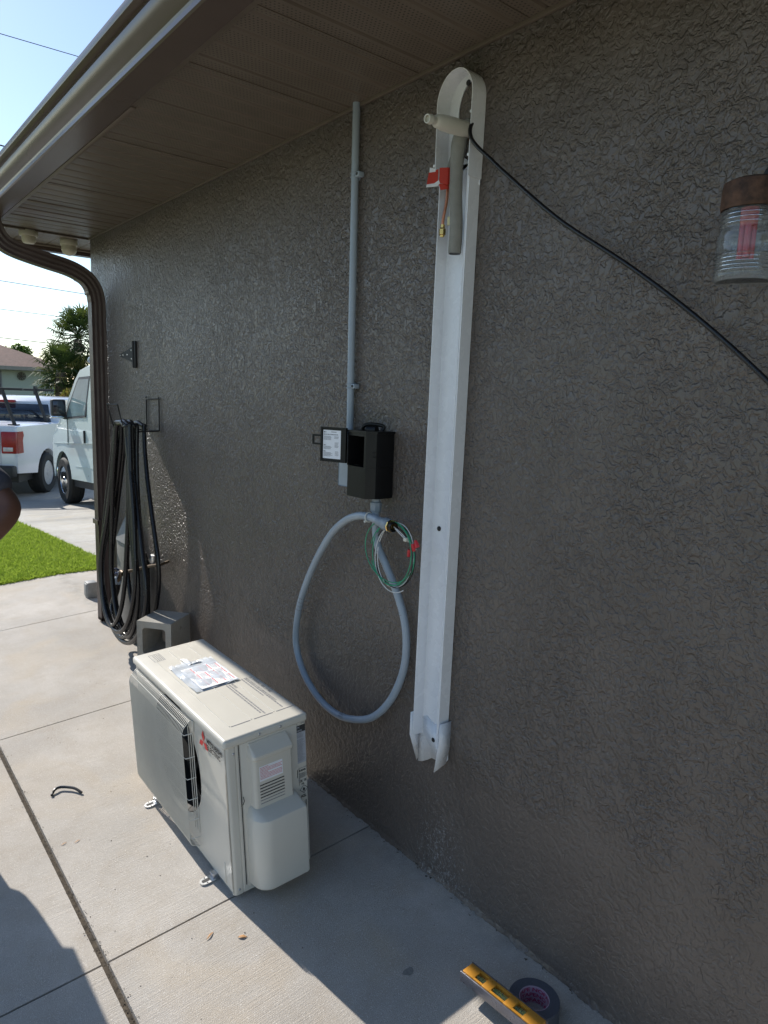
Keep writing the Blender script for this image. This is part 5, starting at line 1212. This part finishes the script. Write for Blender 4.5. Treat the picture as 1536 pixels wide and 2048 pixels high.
# ---------------------------------------------------------------- person at the left edge
def skin_mesh(name, joints, edges, mat_, parent, lv=2):
    me = bpy.data.meshes.new(name); me.from_pydata([j[:3] for j in joints], edges, []); o = bpy.data.objects.new(name, me); COL.objects.link(o)
    sk = o.modifiers.new('Skin', 'SKIN'); sk.use_smooth_shade = True
    for i, j in enumerate(joints):
        d_ = me.skin_vertices[0].data[i]; r_ = j[3]; d_.radius = r_ if isinstance(r_, tuple) else (r_, r_); d_.use_root = (i == 0)
    su = o.modifiers.new('Sub', 'SUBSURF'); su.levels = lv; su.render_levels = lv
    dg = bpy.context.evaluated_depsgraph_get(); dg.update(); m2 = bpy.data.meshes.new_from_object(o.evaluated_get(dg)); m2.name = name
    bpy.data.objects.remove(o); bpy.data.meshes.remove(me); m2.materials.clear(); m2.materials.append(mat_)
    for p in m2.polygons: p.use_smooth = True
    o = bpy.data.objects.new(name, m2); COL.objects.link(o); o.parent = parent; return o
pe = thing('person', 'person in a dark shirt, only a bent bare elbow showing at the left edge', 'person')
gz = G(-1.35, 2.9)
cx0, cy0 = -1.36, 2.95
EL = (-.926, 2.72, 1.088); SHR = (cx0+.19, cy0, 1.40); WR = (-1.14, 2.66, .905)
J = [(cx0, cy0, .98+gz, (.14, .11)), (cx0, cy0, 1.12, (.125, .10)), (cx0, cy0, 1.27, (.15, .105)), (cx0, cy0, 1.40, (.10, .08)), (cx0, cy0-.005, 1.50, .055), (cx0, cy0-.02, 1.56, .055),
     SHR+(.056,), ((SHR[0]+EL[0])/2+.01, (SHR[1]+EL[1])/2, (SHR[2]+EL[2])/2+.005, .050), EL+(.053,), ((EL[0]+WR[0])/2, (EL[1]+WR[1])/2, (EL[2]+WR[2])/2, .050), WR+(.028,), (-1.205, 2.65, .87, (.018, .036)),
     (cx0-.19, cy0, 1.40, .056), (cx0-.25, cy0, 1.13, .042), (cx0-.22, cy0-.14, .90, .028), (cx0-.20, cy0-.19, .84, (.018, .036)),
     (cx0+.10, cy0, .88+gz, .085), (cx0+.13, cy0-.01, .50+gz, .058), (cx0+.14, cy0+.02, .32+gz, .055), (cx0+.14, cy0+.03, .09+gz, .038), (cx0+.14, cy0-.08, .04+gz, .036),
     (cx0-.10, cy0, .88+gz, .085), (cx0-.13, cy0-.01, .50+gz, .058), (cx0-.14, cy0+.02, .32+gz, .055), (cx0-.14, cy0+.03, .09+gz, .038), (cx0-.14, cy0-.08, .04+gz, .036)]
E_ = [(0, 1), (1, 2), (2, 3), (3, 4), (4, 5), (3, 6), (6, 7), (7, 8), (8, 9), (9, 10), (10, 11), (3, 12), (12, 13), (13, 14), (14, 15), (0, 16), (16, 17), (17, 18), (18, 19), (19, 20), (0, 21), (21, 22), (22, 23), (23, 24), (24, 25)]
body_o = skin_mesh('body', J, E_, m_skin, pe)
def fingers(w, d_, side, nm):
    w = Vector(w); d_ = Vector(d_).normalized(); s_ = Vector(side).normalized(); n_ = d_.cross(s_)
    for i, (of, L_) in enumerate(((-.028, .07), (-.010, .078), (.009, .074), (.026, .058))):
        b = w+s_*of+d_*.01; pts = [b, b+d_*L_*.45+n_*.004, b+d_*L_*.75+n_*.018, b+d_*L_*.85+n_*.036]
        mb = MB(); mb.tube(pts, [.0095, .009, .008, .006], 8, smooth=4); mb.build('finger', m_skin, pe)
    b = w-s_*.03-d_*.05; mb = MB(); mb.tube([b, b-s_*.025+d_*.02, b-s_*.03+d_*.05+n_*.01], [.012, .0105, .008], 8, smooth=4); mb.build('thumb', m_skin, pe)
fingers((-1.225, 2.645, .85), (-.6, -.1, -.5), (.2, -.9, .1), 'r'); fingers((cx0-.195, cy0-.21, .80), (.05, -.3, -.9), (1, 0, .05), 'l')
SJ = [(cx0, cy0, .93+gz, (.155, .125)), (cx0, cy0, 1.12, (.145, .12)), (cx0, cy0, 1.27, (.165, .12)), (cx0, cy0, 1.405, (.115, .092)), (SHR[0], SHR[1], SHR[2]+.005, .072), ((SHR[0]+EL[0])/2, (SHR[1]+EL[1])/2, (SHR[2]+EL[2])/2, .074), (SHR[0]*.05+EL[0]*.95, SHR[1]*.05+EL[1]*.95, SHR[2]*.05+EL[2]*.95+.030, .066), (cx0-.19, cy0, 1.405, .072), (cx0-.235, cy0, 1.18, .062)]
skin_mesh('shirt', SJ, [(0, 1), (1, 2), (2, 3), (3, 4), (4, 5), (5, 6), (3, 7), (7, 8)], m_shirt, pe)
PJ = [(cx0, cy0, .97+gz, (.158, .128)), (cx0+.10, cy0, .86+gz, .105), (cx0+.13, cy0, .52+gz, .088), (cx0-.10, cy0, .86+gz, .105), (cx0-.13, cy0, .52+gz, .088)]
skin_mesh('shorts', PJ, [(0, 1), (1, 2), (0, 3), (3, 4)], m_short, pe)
hd_ = MB(); vs = []; fs = []; nu, nv = 28, 20
hc = Vector((cx0, cy0-.035, 1.655))
for j in range(nv+1):
    ph = pi*j/nv
    for i in range(nu):
        a = 2*pi*i/nu; x = .076*sin(ph)*cos(a); y = .095*sin(ph)*sin(a); z = .118*cos(ph)
        if z < 0: x *= 1+z*2.2; y = y*(1+z*1.2) if y > 0 else y*(1+z*.6)
        fr2 = max(0, -sin(a))*sin(ph)
        if abs(cos(a)) < .22 and -.045 < z < .02 and sin(a) < 0: y -= .022*(1-abs(cos(a))/.22)*(1-abs(z+.02)/.04 if abs(z+.02) < .04 else 0)
        if .005 < z < .03 and .25 < abs(cos(a)) < .55 and sin(a) < 0: y += .008
        vs.append(hc+Vector((x, y, z)))
for j in range(nv):
    for i in range(nu): fs.append((j*nu+i, j*nu+(i+1) % nu, (j+1)*nu+(i+1) % nu, (j+1)*nu+i))
hd_.add(vs, fs)
for s_ in (-1, 1): hd_.tube([hc+Vector((s_*.074, .005, .018)), hc+Vector((s_*.086, .018, .02)), hc+Vector((s_*.086, .018, -.015)), hc+Vector((s_*.074, .004, -.025))], .007, 8, smooth=3)
hd_.build('head', m_skin, pe, ang=180)
for s_ in (-1, 1):
    mb = MB(); mb.lathe([(.0001, .0), (.009, .004), (.0115, .010)], 12, 0, frame(hc+Vector((s_*.031, -.096, .014)), (1, 0, 0), (0, 0, 1))); mb.build('eye', m_white, pe)
mb = MB(); mb.tube([hc+Vector((-.022, -.083, -.048)), hc+Vector((0, -.092, -.047)), hc+Vector((.022, -.083, -.048))], .005, 8, smooth=3); mb.build('mouth', simple('lip', (.16, .05, .04), .5), pe)
hr = MB(); vs = []; fs = []
for j in range(11):
    ph = pi*.58*j/10
    for i in range(nu):
        a = 2*pi*i/nu; lim = .42 if sin(a) < -.3 else 1.0; p2 = ph*lim; vs.append(hc+Vector((.084*sin(p2)*cos(a), .103*sin(p2)*sin(a), .126*cos(p2))))
for j in range(10):
    for i in range(nu): fs.append((j*nu+i, j*nu+(i+1) % nu, (j+1)*nu+(i+1) % nu, (j+1)*nu+i))
hr.add(vs, fs); hr.build('hair', m_hair, pe, ang=180)
for s_ in (-1, 1):
    mb = MB(); mb.box(cx0+s_*.14-.05, cx0+s_*.14+.05, cy0-.20, cy0+.08, gz-.0, gz+.085, bev=.03, seg=3); mb.build('shoe', m_shoe, pe)
